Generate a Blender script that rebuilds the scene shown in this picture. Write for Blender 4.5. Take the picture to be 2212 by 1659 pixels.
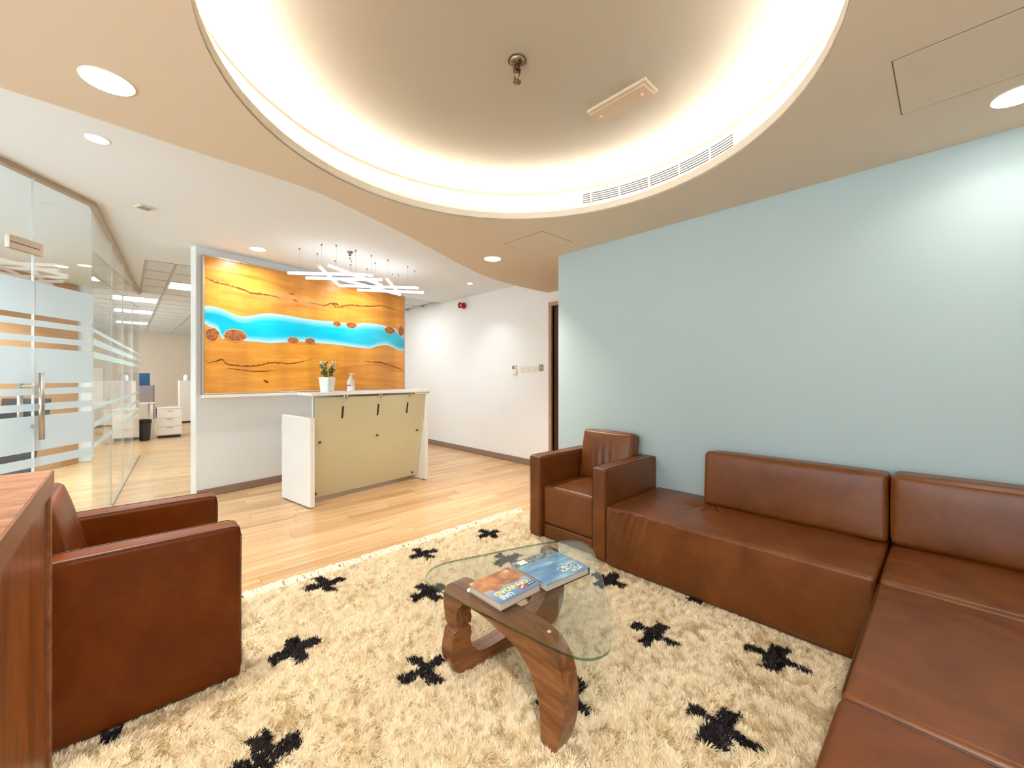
import bpy, bmesh, math, random
import numpy as np
from mathutils import Vector, Matrix

# ------------------------------------------------------------------ clear, camera, world, exposure
for o in list(bpy.data.objects):
    bpy.data.objects.remove(o, do_unlink=True)
SC = bpy.context.scene
COL = SC.collection
R = math.radians
random.seed(7)
RNG = np.random.default_rng(11)

# room axes: X runs along the pale blue wall, Y into it; metres; the camera stands at the origin
camd = bpy.data.cameras.new('camera')
camd.sensor_fit = 'HORIZONTAL'
camd.sensor_width = 36.0
camd.lens = 36.0 * 889.0 / 2212.0
camd.shift_y = -14.5 / 2212.0
camd.clip_start = 0.05
cam = bpy.data.objects.new('camera', camd)
COL.objects.link(cam)
cam.location = (0, 0, 1.25)
cam.rotation_euler = (R(90), 0, R(46.69))
SC.camera = cam

world = bpy.data.worlds.new('daylight')
SC.world = world
world.use_nodes = True
_bg = world.node_tree.nodes['Background']
_bg.inputs[0].default_value = (0.82, 0.93, 1.0, 1)
_bg.inputs[1].default_value = 3.5

SC.cycles.max_bounces = 8; SC.cycles.use_light_tree = False
SC.cycles.diffuse_bounces = 5
SC.cycles.glossy_bounces = 4
SC.cycles.transmission_bounces = 4
SC.cycles.transparent_max_bounces = 16
SC.cycles.caustics_reflective = False
SC.cycles.caustics_refractive = False
SC.view_settings.view_transform = 'Standard'
SC.view_settings.look = 'None'
SC.view_settings.gamma = 1.0
SC.view_settings.use_curve_mapping = False
SC.view_settings.exposure = 0.68

P_DOWN = 13.0      # watt of a large downlight
P_COVE = 82.0      # emission of the cove strip
P_TUBE = 2.2       # emission of a pendant tube
P_PANEL = 14.0      # emission of an office ceiling panel
WARM = (1.0, 0.91, 0.78)
NEUT = (0.88, 0.95, 1.0)


# ------------------------------------------------------------------ helpers
def lin(r, g, b):
    def f(c):
        c /= 255.0
        return c / 12.92 if c <= 0.04045 else ((c + 0.055) / 1.055) ** 2.4
    return (f(r), f(g), f(b), 1.0)


class NT:
    def __init__(self, name):
        self.m = bpy.data.materials.new(name)
        self.m.use_nodes = True
        self.t = self.m.node_tree
        self.t.nodes.clear()
        self.out = self.n('ShaderNodeOutputMaterial')

    def n(self, typ, **kw):
        nd = self.t.nodes.new(typ)
        for k, v in kw.items():
            if k.startswith('i_'):
                nd.inputs[k[2:].replace('_', ' ')].default_value = v
            else:
                setattr(nd, k, v)
        return nd

    def l(self, a, b):
        self.t.links.new(a, b)

    def coords(self, scale=(1, 1, 1), kind='Object', rot=(0, 0, 0)):
        tc = self.n('ShaderNodeTexCoord')
        mp = self.n('ShaderNodeMapping')
        mp.inputs['Scale'].default_value = scale
        mp.inputs['Rotation'].default_value = rot
        self.l(tc.outputs[kind], mp.inputs['Vector'])
        return mp.outputs[0]

    def ramp(self, fac, stops):
        r = self.n('ShaderNodeValToRGB')
        el = r.color_ramp.elements
        while len(el) < len(stops):
            el.new(0.5)
        for e, (p, c) in zip(el, stops):
            e.position = p
            e.color = c
        self.l(fac, r.inputs[0])
        return r.outputs[0]

    def mix(self, a, b, fac, mode='MIX'):
        m = self.n('ShaderNodeMix', data_type='RGBA', blend_type=mode)
        for s, v in ((6, a), (7, b), (0, fac)):
            if hasattr(v, 'is_linked') or hasattr(v, 'links'):
                self.l(v, m.inputs[s])
            else:
                m.inputs[s].default_value = v
        return m.outputs[2]

    def bsdf(self, color=None, rough=0.5, metal=0.0, spec=0.5, coat=0.0, bump=None, bstr=0.1, bdist=0.01, sheen=0.0):
        p = self.n('ShaderNodeBsdfPrincipled')
        if color is not None:
            if hasattr(color, 'links'):
                self.l(color, p.inputs['Base Color'])
            else:
                p.inputs['Base Color'].default_value = color
        if hasattr(rough, 'links'):
            self.l(rough, p.inputs['Roughness'])
        else:
            p.inputs['Roughness'].default_value = rough
        p.inputs['Metallic'].default_value = metal
        p.inputs['Specular IOR Level'].default_value = spec
        p.inputs['Coat Weight'].default_value = coat
        p.inputs['Coat Roughness'].default_value = 0.12
        p.inputs['Sheen Weight'].default_value = sheen
        if bump is not None:
            b = self.n('ShaderNodeBump')
            b.inputs['Strength'].default_value = bstr
            b.inputs['Distance'].default_value = bdist
            self.l(bump, b.inputs['Height'])
            self.l(b.outputs[0], p.inputs['Normal'])
        self.l(p.outputs[0], self.out.inputs[0])
        return p


def flat(name, rgb, rough=0.5, metal=0.0, spec=0.5, coat=0.0, noise=0.03, nscale=6.0):
    t = NT(name)
    c = lin(*rgb)
    v = t.coords((nscale,) * 3)
    nz = t.n('ShaderNodeTexNoise')
    nz.inputs['Scale'].default_value = 1.0
    nz.inputs['Detail'].default_value = 3.5
    t.l(v, nz.inputs['Vector'])
    lo = tuple(max(0, x * (1 - noise)) for x in c[:3]) + (1,)
    hi = tuple(min(1, x * (1 + noise)) for x in c[:3]) + (1,)
    col = t.ramp(nz.outputs[0], [(0.3, lo), (0.7, hi)])
    t.bsdf(col, rough, metal, spec, coat)
    return t.m


def emit(name, rgb, strength):
    t = NT(name)
    e = t.n('ShaderNodeEmission')
    e.inputs[0].default_value = tuple(rgb) + (1,)
    e.inputs[1].default_value = strength
    t.l(e.outputs[0], t.out.inputs[0])
    return t.m


def plaster(name, rgb, rough=0.85):
    t = NT(name)
    v = t.coords((1, 1, 1))
    nz = t.n('ShaderNodeTexNoise')
    nz.inputs['Scale'].default_value = 90.0
    nz.inputs['Detail'].default_value = 3.0
    t.l(v, nz.inputs['Vector'])
    c = lin(*rgb)
    nz.inputs['Scale'].default_value = 3.0
    nz.inputs['Detail'].default_value = 0.0
    col = t.ramp(nz.outputs[0], [(0.2, tuple(x * 0.985 for x in c[:3]) + (1,)), (0.8, c)])
    d = t.n('ShaderNodeBsdfDiffuse')
    t.l(col, d.inputs[0])
    t.l(d.outputs[0], t.out.inputs[0])
    return t.m


def wood(name, stops, scale, rough=0.4, coat=0.0, dist=1.6, fine=0.25, rot=(0, 0, 0), rand=False, bstr=0.05):
    """grain runs along the axis with the smallest scale"""
    t = NT(name)
    v = t.coords(scale, rot=rot)
    if rand:
        oi = t.n('ShaderNodeObjectInfo')
        ad = t.n('ShaderNodeVectorMath', operation='ADD')
        sc = t.n('ShaderNodeVectorMath', operation='SCALE')
        cb = t.n('ShaderNodeCombineXYZ')
        for i in range(3):
            t.l(oi.outputs['Random'], cb.inputs[i])
        t.l(cb.outputs[0], sc.inputs[0])
        sc.inputs['Scale'].default_value = 57.0
        t.l(v, ad.inputs[0])
        t.l(sc.outputs[0], ad.inputs[1])
        v = ad.outputs[0]
    n1 = t.n('ShaderNodeTexNoise')
    n1.inputs['Scale'].default_value = 1.0
    n1.inputs['Detail'].default_value = 3.0
    n1.inputs['Distortion'].default_value = dist
    t.l(v, n1.inputs['Vector'])
    n2 = t.n('ShaderNodeTexNoise')
    n2.inputs['Scale'].default_value = 7.0
    n2.inputs['Detail'].default_value = 6.0
    n2.inputs['Distortion'].default_value = 0.4
    t.l(v, n2.inputs['Vector'])
    col = t.ramp(n1.outputs[0], stops)
    d = t.ramp(n2.outputs[0], [(0.3, (1 - fine, 1 - fine, 1 - fine, 1)), (0.65, (1, 1, 1, 1))])
    col = t.mix(col, d, 1.0, 'MULTIPLY')
    if rand:
        rr = t.ramp(oi.outputs['Random'], [(0.0, (0.80, 0.76, 0.70, 1)), (0.35, (0.95, 0.93, 0.90, 1)), (0.7, (1.0, 0.99, 0.98, 1)), (1.0, (1.04, 1.04, 1.04, 1))])
        col = t.mix(col, rr, 1.0, 'MULTIPLY')
    t.bsdf(col, rough, coat=coat, bump=n2.outputs[0], bstr=bstr, bdist=0.003)
    return t.m


def leather(name, base, dark, light, spec=0.45):
    t = NT(name)
    v = t.coords((1, 1, 1))
    n1 = t.n('ShaderNodeTexNoise')
    n1.inputs['Scale'].default_value = 5.0
    n1.inputs['Detail'].default_value = 5.0
    n1.inputs['Distortion'].default_value = 0.6
    t.l(v, n1.inputs['Vector'])
    n2 = t.n('ShaderNodeTexNoise')
    n2.inputs['Scale'].default_value = 38.0
    n2.inputs['Detail'].default_value = 3.5
    t.l(v, n2.inputs['Vector'])
    col = t.ramp(n1.outputs[0], [(0.28, lin(*dark)), (0.5, lin(*base)), (0.75, lin(*light))])
    col2 = t.ramp(n2.outputs[0], [(0.3, (0.9, 0.89, 0.88, 1)), (0.7, (1.05, 1.05, 1.05, 1))])
    col = t.mix(col, col2, 1.0, 'MULTIPLY')
    vo = t.n('ShaderNodeTexVoronoi')
    vo.inputs['Scale'].default_value = 260.0
    t.l(v, vo.inputs['Vector'])
    rg = t.n('ShaderNodeMapRange')
    rg.inputs['To Min'].default_value = 0.30
    rg.inputs['To Max'].default_value = 0.44
    t.l(n2.outputs[0], rg.inputs[0])
    t.bsdf(col, rg.outputs[0], spec=spec, bump=vo.outputs[0], bstr=0.06, bdist=0.002)
    return t.m


def wool(name, rgb, through=0.12):
    t = NT(name)
    d = t.n('ShaderNodeBsdfDiffuse')
    d.inputs[0].default_value = lin(*rgb)
    tl = t.n('ShaderNodeBsdfTranslucent')
    tl.inputs[0].default_value = lin(*rgb)
    m1 = t.n('ShaderNodeMixShader')
    m1.inputs[0].default_value = through
    t.l(d.outputs[0], m1.inputs[1])
    t.l(tl.outputs[0], m1.inputs[2])
    t.l(m1.outputs[0], t.out.inputs[0])
    return t.m


def clear_glass(name, tint=(0.94, 0.975, 0.975), refl=1.0):
    t = NT(name)
    tr = t.n('ShaderNodeBsdfTransparent')
    tr.inputs[0].default_value = tuple(tint) + (1,)
    gl = t.n('ShaderNodeBsdfGlossy')
    gl.inputs['Roughness'].default_value = 0.0
    gl.inputs[0].default_value = (refl, refl, refl, 1)
    fr = t.n('ShaderNodeFresnel')
    ge = t.n('ShaderNodeNewGeometry')
    io = t.n('ShaderNodeMapRange')       # the same index from either side of the thin sheet
    io.inputs['To Min'].default_value = 1.45
    io.inputs['To Max'].default_value = 1.0 / 1.45
    t.l(ge.outputs['Backfacing'], io.inputs[0])
    t.l(io.outputs[0], fr.inputs[0])
    mx = t.n('ShaderNodeMixShader')
    t.l(fr.outputs[0], mx.inputs[0])
    t.l(tr.outputs[0], mx.inputs[1])
    t.l(gl.outputs[0], mx.inputs[2])
    t.l(mx.outputs[0], t.out.inputs[0])
    return t.m


def frosted(name, rgb, through=0.25):
    t = NT(name)
    d = t.n('ShaderNodeBsdfDiffuse')
    d.inputs[0].default_value = lin(*rgb)
    tl = t.n('ShaderNodeBsdfTranslucent')
    tl.inputs[0].default_value = lin(*rgb)
    m1 = t.n('ShaderNodeMixShader')
    m1.inputs[0].default_value = 0.45
    t.l(d.outputs[0], m1.inputs[1])
    t.l(tl.outputs[0], m1.inputs[2])
    tr = t.n('ShaderNodeBsdfTransparent')
    tr.inputs[0].default_value = (0.95, 0.98, 1, 1)
    m2 = t.n('ShaderNodeMixShader')
    m2.inputs[0].default_value = through
    t.l(m1.outputs[0], m2.inputs[1])
    t.l(tr.outputs[0], m2.inputs[2])
    t.l(m2.outputs[0], t.out.inputs[0])
    return t.m


def link(o, parent=None):
    COL.objects.link(o)
    if parent is not None:
        o.parent = parent
    return o


def tag(o, label=None, cat=None, group=None, kind=None):
    if label:
        o['label'] = label
    if cat:
        o['category'] = cat
    if group:
        o['group'] = group
    if kind:
        o['kind'] = kind
    return o


def thing(name, label, cat, loc=(0, 0, 0), rz=0.0, group=None):
    o = bpy.data.objects.new(name, None)
    o.empty_display_size = 0.1
    o.location = loc
    o.rotation_euler = (0, 0, rz)
    link(o)
    return tag(o, label, cat, group)


def obj(name, bm, mat, parent=None, loc=(0, 0, 0), rot=(0, 0, 0), smooth=False, kind=None):
    me = bpy.data.meshes.new(name)
    bmesh.ops.recalc_face_normals(bm, faces=bm.faces[:])
    bm.to_mesh(me)
    bm.free()
    return mobj(name, me, mat, parent, loc, rot, smooth, kind)


def mobj(name, me, mat, parent=None, loc=(0, 0, 0), rot=(0, 0, 0), smooth=False, kind=None):
    if mat is not None and not me.materials:
        me.materials.append(mat)
    if smooth:
        me.polygons.foreach_set('use_smooth', [True] * len(me.polygons))
    o = bpy.data.objects.new(name, me)
    o.location = loc
    o.rotation_euler = rot
    link(o, parent)
    if kind:
        o['kind'] = kind
    return o


def box(bm, x0, x1, y0, y1, z0, z1, bev=0.0, seg=2, mtx=None):
    r = bmesh.ops.create_cube(bm, size=1.0)
    vs = r['verts']
    for v in vs:
        v.co = Vector(((x0 + x1) / 2 + v.co.x * (x1 - x0), (y0 + y1) / 2 + v.co.y * (y1 - y0), (z0 + z1) / 2 + v.co.z * (z1 - z0)))
    if bev > 0:
        es = list({e for v in vs for e in v.link_edges})
        rb = bmesh.ops.bevel(bm, geom=es, offset=bev, segments=seg, profile=0.7, affect='EDGES')
        vs = list({v for f in rb['faces'] for v in f.verts} | {v for v in vs if v.is_valid})
    if mtx is not None:
        bmesh.ops.transform(bm, matrix=mtx, verts=vs)
    return vs


def bx(x0, x1, y0, y1, z0, z1, bev=0.0, seg=2):
    bm = bmesh.new()
    box(bm, x0, x1, y0, y1, z0, z1, bev, seg)
    return bm


def prism(bm, pts, z0, z1, bev=0.0, seg=2):
    """pts: 2D outline in XY, extruded along Z"""
    lo = [bm.verts.new((p[0], p[1], z0)) for p in pts]
    hi = [bm.verts.new((p[0], p[1], z1)) for p in pts]
    n = len(pts)
    a = bm.faces.new(lo[::-1])
    b = bm.faces.new(hi)
    for i in range(n):
        bm.faces.new((lo[i], lo[(i + 1) % n], hi[(i + 1) % n], hi[i]))
    if bev > 0:
        es = [e for e in a.edges] + [e for e in b.edges]
        bmesh.ops.bevel(bm, geom=es, offset=bev, segments=seg, profile=0.7, affect='EDGES')
    return bm


def tube(bm, pts, r, seg=8, cap=True):
    pts = [Vector(p) for p in pts]
    rings = []
    n = len(pts)
    for i, p in enumerate(pts):
        d = (pts[min(i + 1, n - 1)] - pts[max(i - 1, 0)]).normalized()
        u = d.cross(Vector((0, 0, 1)))
        if u.length < 1e-3:
            u = d.cross(Vector((1, 0, 0)))
        u.normalize()
        w = d.cross(u)
        rr = r[i] if isinstance(r, (list, tuple)) else r
        rings.append([bm.verts.new(p + (u * math.cos(2 * math.pi * k / seg) + w * math.sin(2 * math.pi * k / seg)) * rr) for k in range(seg)])
    for a, b in zip(rings[:-1], rings[1:]):
        for k in range(seg):
            bm.faces.new((a[k], a[(k + 1) % seg], b[(k + 1) % seg], b[k]))
    if cap:
        bm.faces.new(rings[0][::-1])
        bm.faces.new(rings[-1])
    return bm


def lathe(bm, prof, seg=32, c=(0, 0), a0=0.0, a1=2 * math.pi):
    """prof: (radius, z) list spun about Z"""
    full = abs(a1 - a0 - 2 * math.pi) < 1e-6
    m = seg if full else seg + 1
    cols = []
    for k in range(m):
        a = a0 + (a1 - a0) * k / seg
        ca, sa = math.cos(a), math.sin(a)
        cols.append([bm.verts.new((c[0] + r * ca, c[1] + r * sa, z)) for r, z in prof])
    for k in range(seg):
        A, B = cols[k], cols[(k + 1) % m]
        for i in range(len(prof) - 1):
            if prof[i][0] < 1e-6 and prof[i + 1][0] < 1e-6:
                continue
            try:
                bm.faces.new((A[i], B[i], B[i + 1], A[i + 1]))
            except ValueError:
                pass
    bmesh.ops.remove_doubles(bm, verts=bm.verts[:], dist=1e-6)
    return bm


def spline(pts, n=6, closed=True):
    out = []
    m = len(pts)
    rng = range(m) if closed else range(m - 1)
    for i in rng:
        p0 = pts[(i - 1) % m] if closed or i > 0 else pts[i]
        p1 = pts[i]
        p2 = pts[(i + 1) % m]
        p3 = pts[(i + 2) % m] if closed or i + 2 < m else pts[i + 1]
        for k in range(n):
            t = k / n
            out.append(tuple(0.5 * ((2 * p1[j]) + (-p0[j] + p2[j]) * t + (2 * p0[j] - 5 * p1[j] + 4 * p2[j] - p3[j]) * t * t + (-p0[j] + 3 * p1[j] - 3 * p2[j] + p3[j]) * t ** 3) for j in range(len(p1))))
    if not closed:
        out.append(tuple(pts[-1]))
    return out


def soft_box(sx, sy, sz, r=0.03, n=(24, 18, 12), bulge=(0, 0, 0), fn=None):
    """rounded upholstered block, centred in x and y, bottom at z=0; every face is a fine grid so bulges and creases are real relief"""
    h = np.array([sx / 2, sy / 2, sz / 2])

    def axis(i):
        e = min(r * 1.6, h[i] * 0.6)
        a = np.linspace(-h[i], -h[i] + e, 6)[:-1]
        b = np.linspace(-h[i] + e, h[i] - e, n[i])
        return np.concatenate([a, b, -a[::-1]])
    ax = [axis(i) for i in range(3)]
    V = {}
    verts = []
    faces = []

    def vid(p):
        k = tuple(np.round(p, 6))
        if k not in V:
            V[k] = len(verts)
            verts.append(p)
        return V[k]
    for d in range(3):
        u, w = [(1, 2), (2, 0), (0, 1)][d]
        for s in (-1, 1):
            ids = np.empty((len(ax[u]), len(ax[w])), int)
            for i, a in enumerate(ax[u]):
                for j, b in enumerate(ax[w]):
                    p = np.zeros(3)
                    p[d] = s * h[d]
                    p[u] = a
                    p[w] = b
                    ids[i, j] = vid(p)
            for i in range(len(ax[u]) - 1):
                for j in range(len(ax[w]) - 1):
                    q = (ids[i, j], ids[i + 1, j], ids[i + 1, j + 1], ids[i, j + 1])
                    faces.append(q if s > 0 else q[::-1])
    p = np.array(verts)
    q = np.clip(p, -h + r, h - r)
    dlt = p - q
    ln = np.linalg.norm(dlt, axis=1, keepdims=True)
    nrm = dlt / np.maximum(ln, 1e-9)
    out = q + nrm * r
    t = np.clip(p / h, -1, 1)
    for d in range(3):
        u, w = [(1, 2), (2, 0), (0, 1)][d]
        bl = bulge[d] * (1 - t[:, u] ** 4) * (1 - t[:, w] ** 4)
        out[:, d] += np.sign(p[:, d]) * (np.abs(p[:, d]) > h[d] - 1e-6) * bl
    if fn is not None:
        out = out + nrm * fn(out + [0, 0, h[2]], nrm)[:, None]
    out[:, 2] += h[2]
    me = bpy.data.meshes.new('soft')
    me.from_pydata(out.tolist(), [], faces)
    me.update()
    return me


def text_mesh(s, size, extrude=0.0003, align='LEFT', bold=0.0):
    c = bpy.data.curves.new('lettering', 'FONT')
    c.body = s
    c.size = size
    c.extrude = extrude
    c.offset = bold
    c.align_x = align
    o = bpy.data.objects.new('lettering', c)
    COL.objects.link(o)
    dg = bpy.context.evaluated_depsgraph_get()
    me = bpy.data.meshes.new_from_object(o.evaluated_get(dg))
    bpy.data.objects.remove(o, do_unlink=True)
    bpy.data.curves.remove(c)
    me.materials.clear()
    return me


def wall_seg(name, p, q, t, z0, z1, mat, parent=None, kind='structure'):
    """vertical slab whose visible face runs p->q, thickness t to the left of p->q"""
    p, q = Vector(p), Vector(q)
    d = (q - p)
    n = Vector((-d.y, d.x)).normalized() * t
    bm = bmesh.new()
    prism(bm, [p, q, q + n, p + n], z0, z1)
    return obj(name, bm, mat, parent, kind=kind)


# ------------------------------------------------------------------ materials
M = {}
M['white_wall'] = plaster('white_wall_paint', (236, 238, 238))
M['blue_wall'] = plaster('pale_blue_wall_paint', (181, 200, 203))
M['feature_wall'] = plaster('cool_white_paint', (226, 230, 230))
M['ceil_hi'] = plaster('white_ceiling_paint', (230, 236, 240))
M['ceil_lo'] = plaster('beige_ceiling_paint', (220, 208, 190))
M['rim'] = plaster('cream_rim_paint', (240, 230, 214))
M['beige_wall'] = plaster('beige_office_paint', (222, 208, 188))
M['tan_wall'] = plaster('tan_panel_paint', (196, 146, 98))
M['white_lam'] = flat('white_laminate', (240, 242, 242), 0.3, noise=0.01)
M['counter'] = flat('white_gloss_stone', (250, 249, 246), 0.12, noise=0.01)
M['base'] = flat('taupe_skirting', (138, 116, 100), 0.5)
M['plastic'] = flat('white_plastic', (236, 232, 224), 0.35, noise=0.01)
M['cream_plastic'] = flat('cream_plastic', (230, 218, 198), 0.4, noise=0.01)
M['grey_plastic'] = flat('grey_plastic', (150, 142, 132), 0.4)
M['dark_plastic'] = flat('dark_plastic', (44, 42, 42), 0.45)
M['chrome'] = flat('chrome', (214, 206, 198), 0.14, metal=1.0, noise=0.01)
M['steel'] = flat('brushed_steel', (188, 178, 168), 0.32, metal=1.0)
M['alu'] = flat('champagne_aluminium', (196, 178, 158), 0.38, metal=0.8)
M['bronze'] = flat('bronze_rail', (178, 162, 142), 0.45)
M['red'] = flat('alarm_red', (176, 20, 24), 0.3)
M['door'] = wood('door_walnut', [(0.3, lin(62, 30, 16)), (0.7, lin(96, 50, 28))], (14, 14, 0.8), 0.4)
M['jamb'] = flat('door_jamb_veneer', (176, 142, 112), 0.45)
M['floor'] = wood('oak_floor_base', [(0.3, lin(206, 164, 114)), (0.7, lin(228, 192, 144))], (7.0, 0.7, 1.0), 0.3, dist=0.8)
M['plank'] = wood('oak_plank', [(0.25, lin(200, 154, 106)), (0.5, lin(220, 178, 130)), (0.78, lin(234, 200, 155))], (26.0, 1.1, 1.0), 0.27, dist=0.6, fine=0.14, rand=True, bstr=0.02)
M['leather'] = leather('cognac_leather', (110, 60, 20), (97, 50, 13), (123, 70, 28))
M['leather2'] = leather('dark_cognac_leather', (106, 50, 6), (94, 41, 3), (118, 59, 10), 0.25)
M['piping'] = flat('leather_piping', (70, 34, 18), 0.45)
M['walnut'] = wood('walnut', [(0.28, lin(100, 58, 30)), (0.5, lin(138, 86, 48)), (0.75, lin(168, 112, 70))], (3.0, 26.0, 26.0), 0.33, coat=0.15, dist=1.0, fine=0.3)
M['walnut_y'] = wood('walnut_lengthwise', [(0.28, lin(100, 58, 30)), (0.5, lin(138, 86, 48)), (0.75, lin(168, 112, 70))], (26.0, 3.0, 26.0), 0.33, coat=0.15, dist=1.0, fine=0.3)
M['console_side'] = wood('teak_veneer', [(0.25, lin(104, 52, 16)), (0.45, lin(150, 82, 28)), (0.6, lin(170, 98, 40)), (0.8, lin(132, 68, 24))], (9.0, 9.0, 1.1), 0.35, coat=0.1, dist=2.2, fine=0.22)
M['console_top'] = wood('teak_burl_top', [(0.3, lin(150, 98, 66)), (0.5, lin(178, 122, 86)), (0.75, lin(198, 146, 108))], (12.0, 7.0, 9.0), 0.55, dist=2.0, fine=0.3)
M['console_edge'] = wood('teak_edge', [(0.3, lin(146, 92, 60)), (0.7, lin(180, 124, 88))], (1.2, 20.0, 20.0), 0.4, dist=1.0)
M['glass'] = clear_glass('partition_glass')
M['table_glass'] = clear_glass('table_glass', (0.955, 0.975, 0.955))
M['glass_edge'] = clear_glass('green_glass_edge', (0.30, 0.46, 0.36))
M['frost'] = frosted('frosted_film', (224, 234, 238), 0.14)
M['frost_thin'] = frosted('thin_frosted_film', (222, 230, 226), 0.55)
M['desk_glass'] = flat('back_painted_glass', (206, 203, 172), 0.12, spec=0.6, noise=0.01)
M['gap'] = flat('hatch_gap', (120, 106, 88), 0.8)
M['recess'] = plaster('recess_beige_paint', (192, 184, 170))
M['led'] = emit('cove_led', (1.0, 0.945, 0.86), P_COVE)
M['tube'] = emit('pendant_tube_glow', (0.97, 0.985, 1.0), P_TUBE)
M['panel'] = emit('office_panel_glow', (0.97, 0.985, 1.0), P_PANEL)
M['lens'] = emit('downlight_glow', (1.0, 0.96, 0.88), 22.0)
M['tile'] = flat('mineral_ceiling_tile', (212, 218, 220), 0.9, noise=0.04, nscale=60)
M['tbar'] = flat('ceiling_t_bar', (178, 182, 182), 0.6)
M['cabinet'] = flat('office_cabinet_white', (232, 226, 216), 0.4, noise=0.01)
M['grey_panel'] = flat('grey_fabric_screen', (140, 130, 128), 0.9)
M['screen'] = flat('blue_screen_back', (40, 84, 122), 0.35)
M['dark_fabric'] = flat('charcoal_mesh_fabric', (62, 60, 60), 0.9)
M['cream_pile'] = wool('cream_wool', (250, 236, 206))
M['cream_pile2'] = wool('ivory_wool', (254, 244, 222))
M['cream_pile3'] = wool('straw_wool', (236, 216, 180))
M['black_pile'] = wool('black_wool', (44, 41, 43), 0.2)
M['black_pile2'] = wool('charcoal_wool', (66, 62, 64), 0.2)
M['paper'] = flat('book_pages', (206, 194, 182), 0.8)
M['black_print'] = flat('navy_print', (20, 38, 66), 0.4)

# ------------------------------------------------------------------ room shell
Z_LO, Z_HI, Z_UP = 2.40, 2.60, 2.68
CC = (-1.326, 1.286)          # centre of the round ceiling recess
Y_BLUE, Y_WHITE = 3.0, 4.2
G0 = (-2.09, -1.90)           # glazed partition: near end, corner, far end
G1 = (-4.53, -0.177)
G2 = (-8.84, 0.172)
FA, FB = Vector((-5.299, 0.563)), Vector((-5.888, 3.173))   # feature wall ends

floor = obj('floor', bx(-17.2, 2.1, -3.4, 4.4, -0.10, -0.004), M['floor'], kind='structure')

# floor planks that can be told apart: each its own board
def in_view(x, y):
    th = R(46.69)
    fx, fy = -math.sin(th), math.cos(th)
    yc = x * fx + y * fy
    xc = x * math.cos(th) + y * math.sin(th)
    if yc < 0.6:
        return False
    px = 1106 + 889 * xc / yc
    py = 815 + 889 * 1.25 / yc
    return -260 < px < 1500 and py < 1600

PW = 0.128
pm = {}
row = 0
x = -2.58
while x > -7.55:
    off = random.uniform(0, 1.2)
    y = -1.5 - off
    while y < Y_WHITE - 0.02:
        L = random.choice((0.9, 1.2, 1.2, 1.5))
        y0, y1 = max(y, -1.5), min(y + L, Y_WHITE - 0.016)
        cx, cy = x - PW / 2, (y0 + y1) / 2
        if y1 - y0 > 0.05 and (in_view(cx, cy) or in_view(cx, y0) or in_view(cx, y1)):
            k = round(y1 - y0, 3)
            if k not in pm:
                bm = bx(-PW / 2 + 0.0006, PW / 2 - 0.0006, -k / 2 + 0.0007, k / 2 - 0.0007, -0.0035, 0.0, 0.0008, 1)
                me = bpy.data.meshes.new('plank')
                bm.to_mesh(me)
                bm.free()
                me.materials.append(M['plank'])
                pm[k] = me
            mobj('plank', pm[k], None, floor, (cx, cy, 0))
        y += L
    x -= PW
    row += 1

wall_blue = obj('wall_right', bx(-2.54, 2.0, Y_BLUE, Y_BLUE + 0.16, 0, Z_HI + 0.3), M['blue_wall'], kind='structure')
wall_white = obj('wall_back', bx(-17.0, -3.66, Y_WHITE, Y_WHITE + 0.15, 0, Z_HI + 0.3), M['white_wall'], kind='structure')
obj('wall_over_door', bx(-3.66, 2.0, Y_WHITE, Y_WHITE + 0.15, 2.26, Z_HI + 0.3), M['white_wall'], wall_white)
obj('wall_beside_door', bx(-2.74, 2.0, Y_WHITE, Y_WHITE + 0.15, 0, 2.26), M['white_wall'], wall_white)
obj('baseboard_back', bx(-9.0, -3.70, Y_WHITE - 0.014, Y_WHITE, 0, 0.085, 0.003, 1), M['base'], kind='structure')
wall_end = obj('wall_passage_end', bx(-1.0, -0.85, Y_BLUE + 0.16, Y_WHITE, 0, Z_LO), M['white_wall'], kind='structure')

# walnut door in the back wall
door = thing('door_1', 'dark walnut door in a pale frame beside the blue wall', 'door', (-3.66, Y_WHITE, 0))
door['kind'] = 'structure'
for a, b in ((-0.05, 0.0), (0.92, 0.97)):
    obj('door_jamb', bx(a, b, -0.03, 0.14, 0, 2.21, 0.003, 1), M['jamb'], door)
obj('door_head', bx(-0.05, 0.97, -0.03, 0.14, 2.21, 2.26, 0.003, 1), M['jamb'], door)
leaf = obj('door_leaf', bx(0.004, 0.916, 0.02, 0.06, 0.006, 2.206, 0.002, 1), M['door'], door)
bm = bmesh.new()
tube(bm, [(0.86, 0.02, 1.02), (0.86, -0.035, 1.02), (0.74, -0.035, 1.02)], 0.009)
obj('door_handle', bm, M['steel'], leaf)

# --- lounge ceiling: a wave-edged lowered slab with a round lit recess
wave = [(-2.09, -1.9), (-2.56, -0.62), (-2.582, -0.358), (-2.592, -0.153), (-2.62, 0.092), (-2.643, 0.395), (-2.675, 0.772), (-2.746, 1.026),
        (-2.882, 1.352), (-3.083, 1.817), (-3.40, 2.471), (-3.62, 3.019), (-3.72, 3.549), (-3.74, Y_WHITE)]
wv = spline(wave, 6, closed=False)
outer = wv + [(2.0, Y_WHITE), (2.0, -1.9)]
R_LIP = 1.167
NS = 96
ring = [(CC[0] + R_LIP * math.cos(2 * math.pi * k / NS), CC[1] + R_LIP * math.sin(2 * math.pi * k / NS)) for k in range(NS)]


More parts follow.
